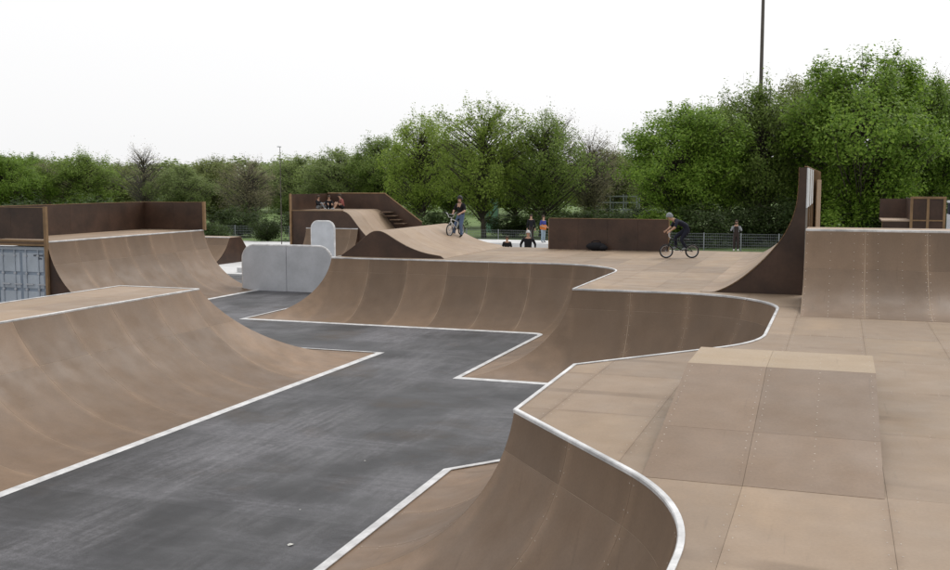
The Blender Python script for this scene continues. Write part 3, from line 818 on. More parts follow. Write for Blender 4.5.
# back guard wall with slanted end
gt_z = at_y(340, 193.5, FYF + 0.05).z
q = [at_y(x, y, FYF + 0.05) for x, y in ((385, 193.5), (422, 222.5), (424, 243))]
bw = [(fx0, GZ+0.003), (fx0, gt_z), (q[0].x, gt_z), (q[1].x, q[1].z), (q[1].x, GZ+0.003)]
MB().prism_y(bw, FYF + 0.03, FYF + 0.055).build('guard_board', DARK, fp)
rl_ = MB()
for (p0, p1) in zip(bw[1:3], bw[2:4]):
    rl_.tube([(p0[0], FYF + 0.04, p0[1] + 0.02), (p1[0], FYF + 0.04, p1[1] + 0.02)], 0.04, 6)
rl_.build('top_rail', EDGE, fp)
MB().box((fx0 - 0.03, FYN, fz), (fx0 - 0.003, FYF, gt_z)).build('guard_board', DARK, fp)
MB().box((fx0 - 0.06, FYN - 0.1, GZ), (fx0 + 0.06, FYN - 0.005, gt_z + 0.04)).build('post', EDGE, fp)
for k in range(4):
    px = 388 + k*4.6; pz = at_y(px, 211.5 + k*3.8, FYF - 0.2)
    MB().box((pz.x - 0.32, FYF - 0.75, pz.z - 0.06), (pz.x + 0.32, FYF - 0.01, pz.z)).build('step', UNDER, fp)
# small quarter pipe in front of it
sq = thing('low_quarter_pipe', (-33, 55, 0.1), 'low plywood quarter pipe in front of the high platform behind the grey panels', 'quarter pipe')
sx0 = at_y(288, 240, 55.6).x; sx1 = at_y(341, 240, 55.6).x; sz = at_y(310, 228, 57.9).z
cs = build_chain([(sx0, 57.9, 0, 2.2), (sx1, 57.9, 0, 2.2)])
ramp_walls(sq, cs, 0.105, sz - 0.105, 2.2, colw=1.5)
trims(sq, cs, 2.2, 0.105, sz - 0.105, cw=0.05)
gs_, _ = arc_profile(sz - 0.105, 2.2)
for x in (sx0 + 0.003, sx1 - 0.025):
    sp2 = [(57.9 - 2.2*(1 - gs_(k/10)[0]) + 0.02, 0.105 + max(0.0, gs_(k/10)[1] - 0.03)) for k in range(11)] + [(57.94, 0.105)]
    n = len(sp2); t3 = tessellate_polygon([[Vector((y, z, 0)) for y, z in sp2]])
    v = [(x, y, z) for y, z in sp2] + [(x + 0.02, y, z) for y, z in sp2]
    link('side_board', mesh('side_board', v, [tuple(t) for t in t3] + [tuple(i+n for i in reversed(t)) for t in t3] + [(i, (i+1)%n, n+(i+1)%n, n+i) for i in range(n)], DARK), sq)

# ---- small ramp beyond the tall quarter pipe
fq = thing('back_quarter_pipe', (-36, 52, 0.1), 'plywood quarter pipe with dark side beyond the tall fenced quarter pipe', 'quarter pipe')
FQY = 52.5
bx1 = at_y(229.5, 237, FQY).x; bz = at_y(229, 237.5, FQY).z
cq = build_chain([(bx1 - 6.0, FQY, 0, 2.4), (bx1, FQY, 0, 2.4)])
ramp_walls(fq, cq, 0.105, bz - 0.105, 2.4, colw=1.5)
trims(fq, cq, 2.4, 0.105, bz - 0.105, cw=0.1)
gq, _ = arc_profile(bz - 0.105, 2.4)
sp3 = [(FQY - 2.4*(1 - gq(k/10)[0]) + 0.02, 0.105 + max(0.0, gq(k/10)[1] - 0.03)) for k in range(11)] + [(FQY + 1.2, bz - 0.03), (FQY + 2.6, 0.105)]
n = len(sp3); t3 = tessellate_polygon([[Vector((y, z, 0)) for y, z in sp3]])
v = [(bx1, y, z) for y, z in sp3] + [(bx1 - 0.02, y, z) for y, z in sp3]
link('side_board', mesh('side_board', v, [tuple(t) for t in t3] + [tuple(i+n for i in reversed(t)) for t in t3] + [(i, (i+1)%n, n+(i+1)%n, n+i) for i in range(n)], DARK), fq)
quad_panel('platform_panel', [(bx1 - 6, FQY + 0.01, bz), (bx1, FQY + 0.01, bz), (bx1, FQY + 1.2, bz), (bx1 - 6, FQY + 1.2, bz)], PLYD, fq)
quad_panel('ramp_panel', [(bx1 - 6, FQY + 1.21, bz), (bx1, FQY + 1.21, bz), (bx1, FQY + 2.6, 0.11), (bx1 - 6, FQY + 2.6, 0.11)], PLYD, fq)

# ---- grey rounded panels
def round_panel(name, label, xl, xr, ytop, Y, z0, rc, joint=None):
    A = at_y(xl, 280, Y).x; B = at_y(xr, 280, Y).x; zt = at_y((xl+xr)/2, ytop, Y).z
    t = thing(name, ((A+B)/2, Y, z0), label, 'panel', 'grey rounded panels')
    def outline(x0, x1, left, right, ins=0.0):
        o = [(x0, z0)]
        if left: o += [(x0 + rc - (rc-ins)*math.cos(k*math.pi/16), zt - rc + (rc-ins)*math.sin(k*math.pi/16)) for k in range(9)]
        else: o += [(x0, zt - ins)]
        if right: o += [(x1 - rc + (rc-ins)*math.sin(k*math.pi/16), zt - rc + (rc-ins)*math.cos(k*math.pi/16)) for k in range(9)]
        else: o += [(x1, zt - ins)]
        return o + [(x1, z0)]
    cuts = [A + 0.0] + ([at_y(joint, 270, Y).x] if joint else []) + [B]
    for i in range(len(cuts) - 1):
        MB().prism_y(outline(cuts[i] + 0.012*(i > 0), cuts[i+1] - 0.012*(i < len(cuts)-2), i == 0, i == len(cuts)-2), Y - 0.06, Y + 0.06).build('panel', GREYP, t)
    full = outline(A, B, True, True)
    mb = MB()
    for p, q in zip(full[:-1], full[1:]):
        if (Vector(p) - Vector(q)).length > 1e-4 : mb.tube([(p[0], Y, p[1]), (q[0], Y, q[1])], 0.066, 8)
    mb.build('edge_tube', TOE, t)
    for x in (A + 0.5, B - 0.5): MB().box((x - 0.05, Y + 0.06, z0), (x + 0.05, Y + 0.9, z0 + 0.05)).build('foot_bar', GREYP, t)
    return t
pw = at_z(280, 291, 0.0)
round_panel('rounded_panel', 'wide grey rounded panel in two halves standing between the curved ramps', 243.5, 332, 246, pw.y, 0.0, 0.62, 287)
round_panel('rounded_panel', 'narrow upright grey rounded panel standing in front of the low quarter pipe', 312.5, 335, 221.5, 54.5, 0.1, 0.42)

# ---- concrete ledges on the pale pavement
def ledge(label, x0, x1, y0, y1, z1, steps=1):
    t = thing('concrete_ledge', ((x0+x1)/2, (y0+y1)/2, 0.1), label, 'ledge', 'pale concrete ledges')
    for k in range(steps):
        MB().box((x0, y0 + k*(y1-y0)/steps, 0.1), (x1, y1, 0.1 + (z1-0.1)*(k+1)/steps - 0.004*k)).build('block', CONC, t) if steps == 1 else \
        MB().box((x0, y0 + k*(y1-y0)/steps, 0.1), (x1, y0 + (k+1)*(y1-y0)/steps - 0.003, 0.1 + (z1-0.1)*(k+1)/steps)).build('step', CONC, t)
    return t
la, lbq = at_z(212, 283, 0.1), at_z(244, 283, 0.1)
ledge('pale concrete stepped ledge beside the wide grey panel', la.x - 2, lbq.x + 1.2, 47.3, 50.0, 0.85, 3)
lc = ground_at_depth(452, 62); ld = ground_at_depth(551, 64)
ledge('long white concrete ledge behind the deck where people stand', lc.x - 2, ld.x + 1, 62.5, 66, 1.0)
le = ground_at_depth(344, 60); lf = ground_at_depth(372, 60)
ledge('white concrete ledge beside the dark side of the hump', le.x, lf.x + 1.5, 57.0, 60, 0.75)
lg = ground_at_depth(686, 58); lh = ground_at_depth(770, 58)
dl = thing('low_box', (lg.x, 58, 0.1), 'low dark plywood box in front of the wire fence', 'grind box')
LBY = lg.y
MB().box((lg.x, LBY, 0.1), (lh.x, LBY + 2.2, 0.86)).build('box_body', DARK, dl)
MB().box((lg.x - 0.02, LBY - 0.02, 0.861), (lh.x + 0.02, LBY + 2.22, 0.90)).build('top_panel', PLYD, dl)

# ---- fenced platform at the right beyond the quarter pipe
def framed_box(label, xl, xr, D, ytop, z0, nb):
    c = ground_at_depth((xl+xr)/2, D); Y = c.y
    A = at_y(xl, 200, Y).x; B = at_y(xr, 200, Y).x; zt = at_y((xl+xr)/2, ytop, Y).z
    t = thing('guard_box', ((A+B)/2, Y, 0.0), label, 'guard wall')
    ex = [A + (B-A)*k/nb for k in range(nb+1)]
    for k in range(nb): MB().box((ex[k] + 0.06, Y, z0), (ex[k+1] - 0.06, Y + 0.03, zt)).build('guard_board', DARK, t)
    for x in ex: MB().box((x - 0.055, Y - 0.04, 0.0), (x + 0.055, Y + 0.055, zt + 0.001)).build('post', EDGE, t)
    MB().box((A - 0.06, Y - 0.045, zt + 0.003), (B + 0.06, Y + 0.06, zt + 0.10)).build('top_rail', EDGE, t)
    MB().box((A + 0.06, Y - 0.03, z0 + 0.48), (B - 0.06, Y - 0.002, z0 + 0.54)).build('mid_rail', EDGE, t)
    MB().box((A, Y + 0.03, zt - 0.02), (A + 0.03, Y + 4.5, zt)).build('side_rail', DARK, t)
    MB().box((A + 0.005, Y + 0.06, 0.0), (A + 0.03, Y + 4.5, zt - 0.03)).build('side_board', DARK, t)
    MB().box((A - 1.2, Y + 0.1, z0 + 0.45), (A - 0.01, Y + 3.5, z0 + 0.5)).build('platform_panel', PLYD, t)
    MB().box((A - 1.2, Y + 3.5, z0 + 0.3), (A - 0.01, Y + 3.53, zt - 0.05)).build('back_board', DARK, t)
    MB().box((A - 1.18, Y + 0.12, 0.0), (A - 0.02, Y + 0.14, z0 + 0.445)).build('front_board', DARK, t)
    for x in (A - 1.15, A - 0.15): MB().box((x - 0.05, Y + 0.15, 0.0), (x + 0.05, Y + 0.25, z0 + 0.449)).build('leg', EDGE, t)
    return t
framed_box('dark guard boards in pale timber frame beyond the screwed quarter pipe', 912, 945, 46, 199, 2.65, 2)
t2 = ground_at_depth(957, 50)
bx = thing('equipment_cabinet', (t2.x, t2.y, 0), 'white and dark cabinet just beyond the framed guard boards', 'cabinet')
MB().box((t2.x - 0.5, t2.y, 0), (t2.x + 1.5, t2.y + 1, 3.3)).build('lower_body', WHITEB, bx)
MB().box((t2.x - 0.48, t2.y + 0.02, 3.302), (t2.x + 1.48, t2.y + 0.98, 3.85)).build('upper_body', C_NAVY, bx)
MB().box((t2.x - 0.52, t2.y - 0.02, 3.852), (t2.x + 1.52, t2.y + 1.02, 3.95)).build('lid', WHITEB, bx)

# ---- wire fence, mast, lamp post
def fence(label, x0, x1, y, h, z0=0.0, sp=2.5):
    t = thing('wire_fence', ((x0+x1)/2, y, z0), label, 'fence')
    n = int((x1-x0)/sp)
    for k in range(n+1):
        x = x0 + (x1-x0)*k/n
        MB().box((x-0.035, y-0.03, z0), (x+0.035, y+0.03, z0+h+0.05)).build('post', FENCEM, t)
    for k in range(n):
        m = MB(); xa = x0 + (x1-x0)*k/n + 0.04; xb = x0 + (x1-x0)*(k+1)/n - 0.04
        for j in range(7):
            z = z0 + 0.06 + (h-0.08)*j/6; m.box((xa, y-0.008, z-0.008), (xb, y+0.008, z+0.008))
        for j in range(20):
            x = xa + (xb-xa)*j/19; m.box((x-0.0045, y-0.014, z0+0.04), (x+0.0045, y-0.0085, z0+h))
        m.build('mesh_panel', FENCEM, t)
    return t
fence('long grey welded wire fence in front of the trees', -62, 24, 74.0, 1.25, 0.0)
pm = ground_at_depth(755.5, 93)
mt = thing('floodlight_mast', pm, 'tall dark mast rising above the trees', 'mast')
MB().tube([pm + Vector((0, 0, z)) for z in (0, 6, 12, 18, 24)], [0.20, 0.185, 0.17, 0.155, 0.13], 12).build('pole', POLE, mt)
MB().box((pm.x - 0.3, pm.y - 0.3, 0), (pm.x + 0.3, pm.y + 0.3, 0.05)).build('base_plate', FENCEM, mt)
mh = MB().box((pm.x - 1.2, pm.y - 0.06, 23.9), (pm.x + 1.2, pm.y + 0.06, 24.02))
mh.build('crossbar', POLE, mt)
for k in (-0.9, 0.0, 0.9): MB().box((pm.x + k - 0.25, pm.y - 0.3, 23.45), (pm.x + k + 0.25, pm.y - 0.062, 23.88)).build('floodlight', FENCEM, mt)
pl = ground_at_depth(282.5, 72)
lp = thing('lamp_post', pl, 'thin grey lamp post beside the high platform', 'lamp post')
MB().tube([pl, pl + Vector((0, 0, 4)), pl + Vector((0, 0, 7.2))], [0.035, 0.03, 0.022], 8).build('pole', BARKG, lp)
MB().box((pl.x - 0.05, pl.y - 0.3, 7.2), (pl.x + 0.05, pl.y + 0.1, 7.25)).build('lamp_head', FENCEM, lp)

# ---- ball-court fence and netting far behind
TEAL = plain_material('teal_netting', (0.24, 0.44, 0.34), 0.7, var=0.2)
def court(label, xa, xb, D, h, mat, post=True):
    a = ground_at_depth(xa, D); b = ground_at_depth(xb, D); t = thing('court_screen', ((a.x+b.x)/2, a.y, 0), label, 'screen')
    d = (b - a); n = max(1, int(d.length / 3)); pn = Vector((-d.y, d.x, 0)).normalized() * 0.02
    for k in range(n):
        p, q = a + d*(k/n), a + d*((k+1)/n)
        MB().add([p - pn, q - pn, q - pn + Vector((0,0,h)), p - pn + Vector((0,0,h)), p + pn, q + pn, q + pn + Vector((0,0,h)), p + pn + Vector((0,0,h))],
                 [(0,1,2,3), (7,6,5,4), (0,4,5,1), (3,2,6,7), (1,5,6,2), (0,3,7,4)]).build('netting', mat, t)
    for k in range(n+1):
        p = a + d*(k/n); MB().tube([p, p + Vector((0,0,h+0.1))], 0.05, 6).build('post', FENCEM, t)
court('teal netting screen hanging between the tree trunks', 486, 498, 100, 3.2, TEAL)
cage = ground_at_depth(613, 118)
cg = thing('steel_cage', cage, 'pale steel frame structure among the far trees beside the leafy tree', 'frame')
cm = MB()
for i in range(4):
    for j in (0, 1): cm.box((cage.x - 2 + i*1.5, cage.y + j*1.5, 0), (cage.x - 1.88 + i*1.5, cage.y + j*1.5 + 0.12, 3.4 - 0.35*(i % 2)))
for z in (1.6, 2.4, 3.1): cm.box((cage.x - 2.1, cage.y - 0.05, z), (cage.x + 2.7, cage.y - 0.002, z + 0.15))
cm.build('frame', FENCEM, cg)
# ------------------------------------------------------------------ trees
def tree_meshes(seed, H, CR, base, clumps, leaves, ls, mat, bark, shell=0.6, lump=0.28, airy=0.55, topbias=0.0):
    """H total height, CR crown radius, base height of the crown's underside"""
    rng = np.random.default_rng(seed)
    ch = (H - base) / 2; cz = base + ch
    ph = rng.uniform(0, 6.28, 8)
    cen = []
    while len(cen) < clumps:
        d = rng.normal(size=3); d /= np.linalg.norm(d)
        rr = rng.uniform(0, 1) ** (1/3) * (1 - shell) + shell * rng.uniform(0.72, 1.0)
        az = math.atan2(d[1], d[0])
        l = 1 + lump * (math.sin(2*az + ph[0] + 2*d[2]) * 0.5 + math.sin(5*az + ph[1] - 4*d[2]) * 0.35 + math.sin(3*d[2]*2 + ph[2]) * 0.3)
        p = np.array([d[0]*CR*rr*l, d[1]*CR*rr*l, cz + d[2]*ch*rr*(0.86 + 0.14*l)])
        if d[2] < -0.2: p[0] *= 0.8; p[1] *= 0.8
        cen.append(p)
    cen = np.array(cen)
    # trunk and limbs
    mb = MB(); tr = 0.018 * H + 0.03
    lean = rng.uniform(-0.03, 0.03, 2)
    top = base + (H - base) * 0.72
    tp = [Vector((lean[0]*z + 0.12*math.sin(z*0.7 + ph[3]), lean[1]*z + 0.12*math.sin(z*0.6 + ph[4]), z)) for z in np.linspace(0, top, 8)]
    mb.tube(tp, [tr * (1.25 if i == 0 else 1 - 0.11*i) for i in range(8)], 8)
    for c in cen:
        c = Vector(c); hz = max(base*0.6, min(top*0.95, c.z - (math.hypot(c.x, c.y)) * rng.uniform(0.45, 0.9)))
        k = hz / top * 7; i = min(6, int(k)); s = tp[i].lerp(tp[i+1], k - i)
        mid = s.lerp(c, 0.5) + Vector((rng.uniform(-.3, .3), rng.uniform(-.3, .3), rng.uniform(-0.1, 0.4)))
        mb.tube([s, mid, c, c + (c - mid).normalized() * rng.uniform(0.3, 0.7)], [tr*0.28, tr*0.17, tr*0.08, 0.008], 4, caps=False)
        for q in range(2):
            e = c + Vector(rng.normal(size=3)) * 0.55
            mb.tube([mid.lerp(c, rng.uniform(0.2, 0.9)), e], [tr*0.07, 0.006], 3, caps=False)
    trunk = mesh('trunk', mb.v, mb.f, bark, True)
    # leaves
    n = clumps * leaves
    cc = np.repeat(cen, leaves, axis=0)
    csz = np.repeat(rng.uniform(0.75, 1.35, clumps), leaves)[:, None]
    off = np.clip(rng.normal(size=(n, 3)), -1.7, 1.7) * np.array([airy, airy, airy*0.8]) * csz
    spike = np.repeat(rng.random(clumps) < 0.3, leaves) & (rng.random(n) < 0.5)
    off[spike] = off[spike] * np.array([0.35, 0.35, 1.0]) + np.array([0, 0, 0.35]) + np.abs(off[spike][:, 2:3]) * np.array([0, 0, 0.7])
    pos = cc + off
    outw = (pos - np.array([0, 0, cz])) / np.array([CR, CR, ch])
    nrm = rng.normal(size=(n, 3)) * 0.7 + np.array([0, 0, 0.8]) + outw * 1.0; nrm /= np.linalg.norm(nrm, axis=1)[:, None]
    a = np.cross(nrm, rng.normal(size=(n, 3))); a /= np.linalg.norm(a, axis=1)[:, None]
    b = np.cross(nrm, a)
    sz = (ls * rng.uniform(0.6, 1.35, n))[:, None]
    v = np.empty((n, 4, 3))
    v[:, 0] = pos - a*sz; v[:, 1] = pos + b*sz*0.55 - nrm*sz*0.15; v[:, 2] = pos + a*sz; v[:, 3] = pos - b*sz*0.55 - nrm*sz*0.15
    me = bpy.data.meshes.new('crown'); me.vertices.add(n*4); me.loops.add(n*4); me.polygons.add(n)
    me.vertices.foreach_set('co', v.reshape(-1)); me.loops.foreach_set('vertex_index', np.arange(n*4, dtype=np.int32))
    me.polygons.foreach_set('loop_start', np.arange(0, n*4, 4, dtype=np.int32))
    me.materials.append(mat); me.update(calc_edges=True)
    return trunk, me
KINDS = {
 'lush':  [tree_meshes(11, 12, 5.0, 1.6, 430, 150, 0.105, LEAF_LUSH, BARK, lump=0.42, airy=0.42), tree_meshes(12, 12, 5.0, 1.4, 430, 150, 0.105, LEAF_LUSH, BARK, lump=0.5, airy=0.42)],
 'mid':   [tree_meshes(21, 12, 4.6, 1.8, 340, 105, 0.105, LEAF_MID, BARK, lump=0.5, airy=0.42), tree_meshes(22, 12, 4.6, 2.2, 320, 105, 0.105, LEAF_MID, BARK, lump=0.6, airy=0.42)],
 'airy':  [tree_meshes(31, 12, 4.6, 1.7, 240, 105, 0.105, LEAF_FRESH, BARK, shell=0.4, lump=0.7, airy=0.40), tree_meshes(32, 12, 4.4, 1.7, 230, 95, 0.105, LEAF_MID, BARK, shell=0.4, lump=0.75, airy=0.42)],
 'olive': [tree_meshes(41, 12, 4.8, 1.2, 320, 95, 0.11, LEAF_OLIVE, BARKG, lump=0.55, airy=0.45), tree_meshes(42, 12, 4.8, 1.0, 320, 100, 0.115, LEAF_FAR, BARKG, lump=0.5, airy=0.45)],
 'bare':  [tree_meshes(51, 12, 4.2, 2.6, 230, 12, 0.09, LEAF_BROWN, BARKG, shell=0.4, lump=0.5, airy=0.55), tree_meshes(52, 12, 4.0, 1.6, 300, 40, 0.09, LEAF_BROWN, BARKG, shell=0.3, lump=0.5)],
 'shrub': [tree_meshes(61, 3.0, 1.9, 0.15, 70, 120, 0.085, LEAF_LUSH, BARK, airy=0.30, lump=0.5), tree_meshes(62, 3.0, 1.9, 0.15, 70, 110, 0.085, LEAF_SHADED, BARK, airy=0.30, lump=0.5)],
}
def plant(kind, var, px, D, ytop, wpx, label, group, rz=None, cat='tree', name=None):
    base_h, base_r = (3.0, 1.9) if kind == 'shrub' else (12.0, 4.7)
    g = ground_at_depth(px, D)
    H = HC + (181 - ytop) * D / FPX; r = wpx * D / FPX
    t = thing(name or ('shrub' if kind == 'shrub' else 'tree'), g, label, cat, group)
    t.scale = (r / base_r, r / base_r, H / base_h); t.rotation_euler.z = rz if rz is not None else random.uniform(0, 6.28)
    tr, cr_ = KINDS[kind][var]
    for nm, me in (('trunk', tr), ('crown', cr_)):
        o = bpy.data.objects.new(nm, me); col.objects.link(o); o.parent = t
    return t
RG, MG, LG = 'trees behind the wall ride', 'trees behind the deck', 'trees behind the fenced quarter pipe'
plant('lush', 0, 686, 82, 106, 58, 'round bright green tree behind the crouching bike rider', RG)
plant('mid', 0, 757, 84, 84, 52, 'tall dark olive green tree directly behind the mast', RG)
plant('mid', 1, 722, 92, 104, 44, 'darker tree squeezed between round bright tree and mast', RG)
plant('olive', 0, 800, 90, 76, 48, 'olive tree between the mast and the biggest leafy tree', RG)
plant('lush', 1, 856, 80, 57, 74, 'biggest bright green tree behind the screwed quarter pipe', RG)
plant('lush', 0, 916, 86, 76, 46, 'bright green tree behind the framed guard boards', RG)
plant('bare', 1, 948, 96, 74, 44, 'half bare twiggy tree beyond the framed guard boards', RG)
plant('olive', 1, 985, 88, 85, 55, 'olive tree beyond the white cabinet', RG)
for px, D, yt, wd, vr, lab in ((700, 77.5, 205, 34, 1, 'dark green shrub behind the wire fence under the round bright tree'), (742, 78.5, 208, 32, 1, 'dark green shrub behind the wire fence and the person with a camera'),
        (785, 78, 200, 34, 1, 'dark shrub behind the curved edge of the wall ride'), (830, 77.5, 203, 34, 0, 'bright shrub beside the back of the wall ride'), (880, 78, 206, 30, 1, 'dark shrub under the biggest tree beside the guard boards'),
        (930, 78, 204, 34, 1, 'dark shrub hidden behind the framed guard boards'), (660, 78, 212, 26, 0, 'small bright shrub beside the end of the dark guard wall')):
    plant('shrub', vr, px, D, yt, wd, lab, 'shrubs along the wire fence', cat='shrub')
plant('airy', 0, 420, 94, 114, 40, 'airy tree with thin spreading crown behind the hump', MG)
plant('airy', 0, 484, 90, 101, 46, 'tallest light airy tree behind the rider standing with a bike', MG)
plant('airy', 1, 541, 92, 116, 46, 'airy olive tree with low fork behind the group of people', MG)
plant('bare', 1, 590, 98, 134, 34, 'brownish budding tree behind the dark guard wall', MG)
plant('bare', 0, 556, 100, 108, 26, 'bare twiggy tree among the airy trees behind the deck', MG)
plant('mid', 1, 381, 104, 136, 38, 'mid green tree behind the high platform guard wall', MG)
plant('olive', 1, 340, 108, 148, 44, 'dense pale green tree behind the people sitting on the platform', MG)
plant('mid', 0, 452, 108, 138, 44, 'denser green tree behind the airy trees', MG)
plant('mid', 1, 515, 112, 142, 44, 'dark green tree filling the gap behind the airy trees', MG)
plant('olive', 0, 605, 122, 150, 44, 'hazy olive tree behind the steel frame structure', MG)
plant('olive', 1, 640, 140, 152, 40, 'distant pale tree beside the round bright tree', MG)
plant('olive', 1, 300, 116, 155, 40, 'pale green tree behind the lamp post', MG)
plant('bare', 1, 250, 98, 158, 32, 'brown budding tree with thick trunk behind the wide grey panel', LG)
plant('olive', 0, 215, 112, 158, 36, 'olive green tree beyond the end post of the fenced quarter pipe', LG)
plant('olive', 1, 185, 104, 164, 30, 'low pale green tree behind the guard boards', LG)
plant('bare', 0, 147, 106, 143, 27, 'bare branching tree sticking out above the guard boards', LG)
plant('mid', 0, 86, 108, 152, 34, 'bushy green tree with domed crown above the guard boards', LG)
plant('olive', 0, 116, 122, 163, 40, 'low olive tree beside the bare branching tree', LG)
plant('bare', 1, 54, 112, 160, 30, 'brownish tree between the domed tree and the bright tree', LG)
plant('lush', 1, 8, 104, 154, 34, 'bright green tree behind the container end', LG)
plant('lush', 0, 34, 122, 155, 30, 'second bright green tree behind the container end', LG)
plant('mid', 1, -30, 108, 150, 40, 'green tree just outside the container end', LG)
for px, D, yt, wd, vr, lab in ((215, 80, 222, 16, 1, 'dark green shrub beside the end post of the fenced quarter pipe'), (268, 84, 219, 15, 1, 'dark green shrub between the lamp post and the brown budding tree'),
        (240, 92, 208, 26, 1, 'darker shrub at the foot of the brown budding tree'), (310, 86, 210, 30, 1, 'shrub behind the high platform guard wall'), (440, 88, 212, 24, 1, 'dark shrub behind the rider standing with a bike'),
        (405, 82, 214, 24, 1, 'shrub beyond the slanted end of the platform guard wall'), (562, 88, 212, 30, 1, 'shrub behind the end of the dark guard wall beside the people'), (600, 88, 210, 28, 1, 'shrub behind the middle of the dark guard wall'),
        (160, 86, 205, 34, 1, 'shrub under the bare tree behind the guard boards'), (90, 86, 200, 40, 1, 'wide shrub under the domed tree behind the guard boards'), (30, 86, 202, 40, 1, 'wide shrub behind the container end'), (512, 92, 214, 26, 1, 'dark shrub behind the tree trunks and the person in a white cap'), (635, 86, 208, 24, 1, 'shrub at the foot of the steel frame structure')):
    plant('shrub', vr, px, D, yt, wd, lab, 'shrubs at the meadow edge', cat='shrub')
# far wood that closes the view
fw = []
tk, ck = KINDS['olive'][1]
nv = len(ck.vertices); cv = np.empty(nv*3); ck.vertices.foreach_get('co', cv); cv = cv.reshape(-1, 4, 3)
sub = cv[::6]
rng = np.random.default_rng(5); parts = []
for k in range(46):
    px = -120 + k * 26 + rng.uniform(-8, 8); D = rng.uniform(140, 190); g = ground_at_depth(px, D)
    H = HC + rng.uniform(16, 27) * D / FPX; r = 32 * D / FPX
    s = np.array([r/4.7, r/4.7, H/12.0]); th = rng.uniform(0, 6.28)
    ctr = sub.mean(axis=1, keepdims=True); q = (ctr + (sub - ctr) * 2.4) * s
    c, sn = math.cos(th), math.sin(th)
    q = np.stack([q[..., 0]*c - q[..., 1]*sn + g.x, q[..., 0]*sn + q[..., 1]*c + g.y, q[..., 2]], axis=-1); parts.append(q)
V = np.concatenate(parts); n = len(V)
me = bpy.data.meshes.new('far_woodland'); me.vertices.add(n*4); me.loops.add(n*4); me.polygons.add(n)
me.vertices.foreach_set('co', V.reshape(-1)); me.loops.foreach_set('vertex_index', np.arange(n*4, dtype=np.int32))
me.polygons.foreach_set('loop_start', np.arange(0, n*4, 4, dtype=np.int32)); me.materials.append(LEAF_FAR); me.update(calc_edges=True)
tag(link('far_woodland', me), 'continuous pale green wood far behind the park', 'woodland', kind='stuff')

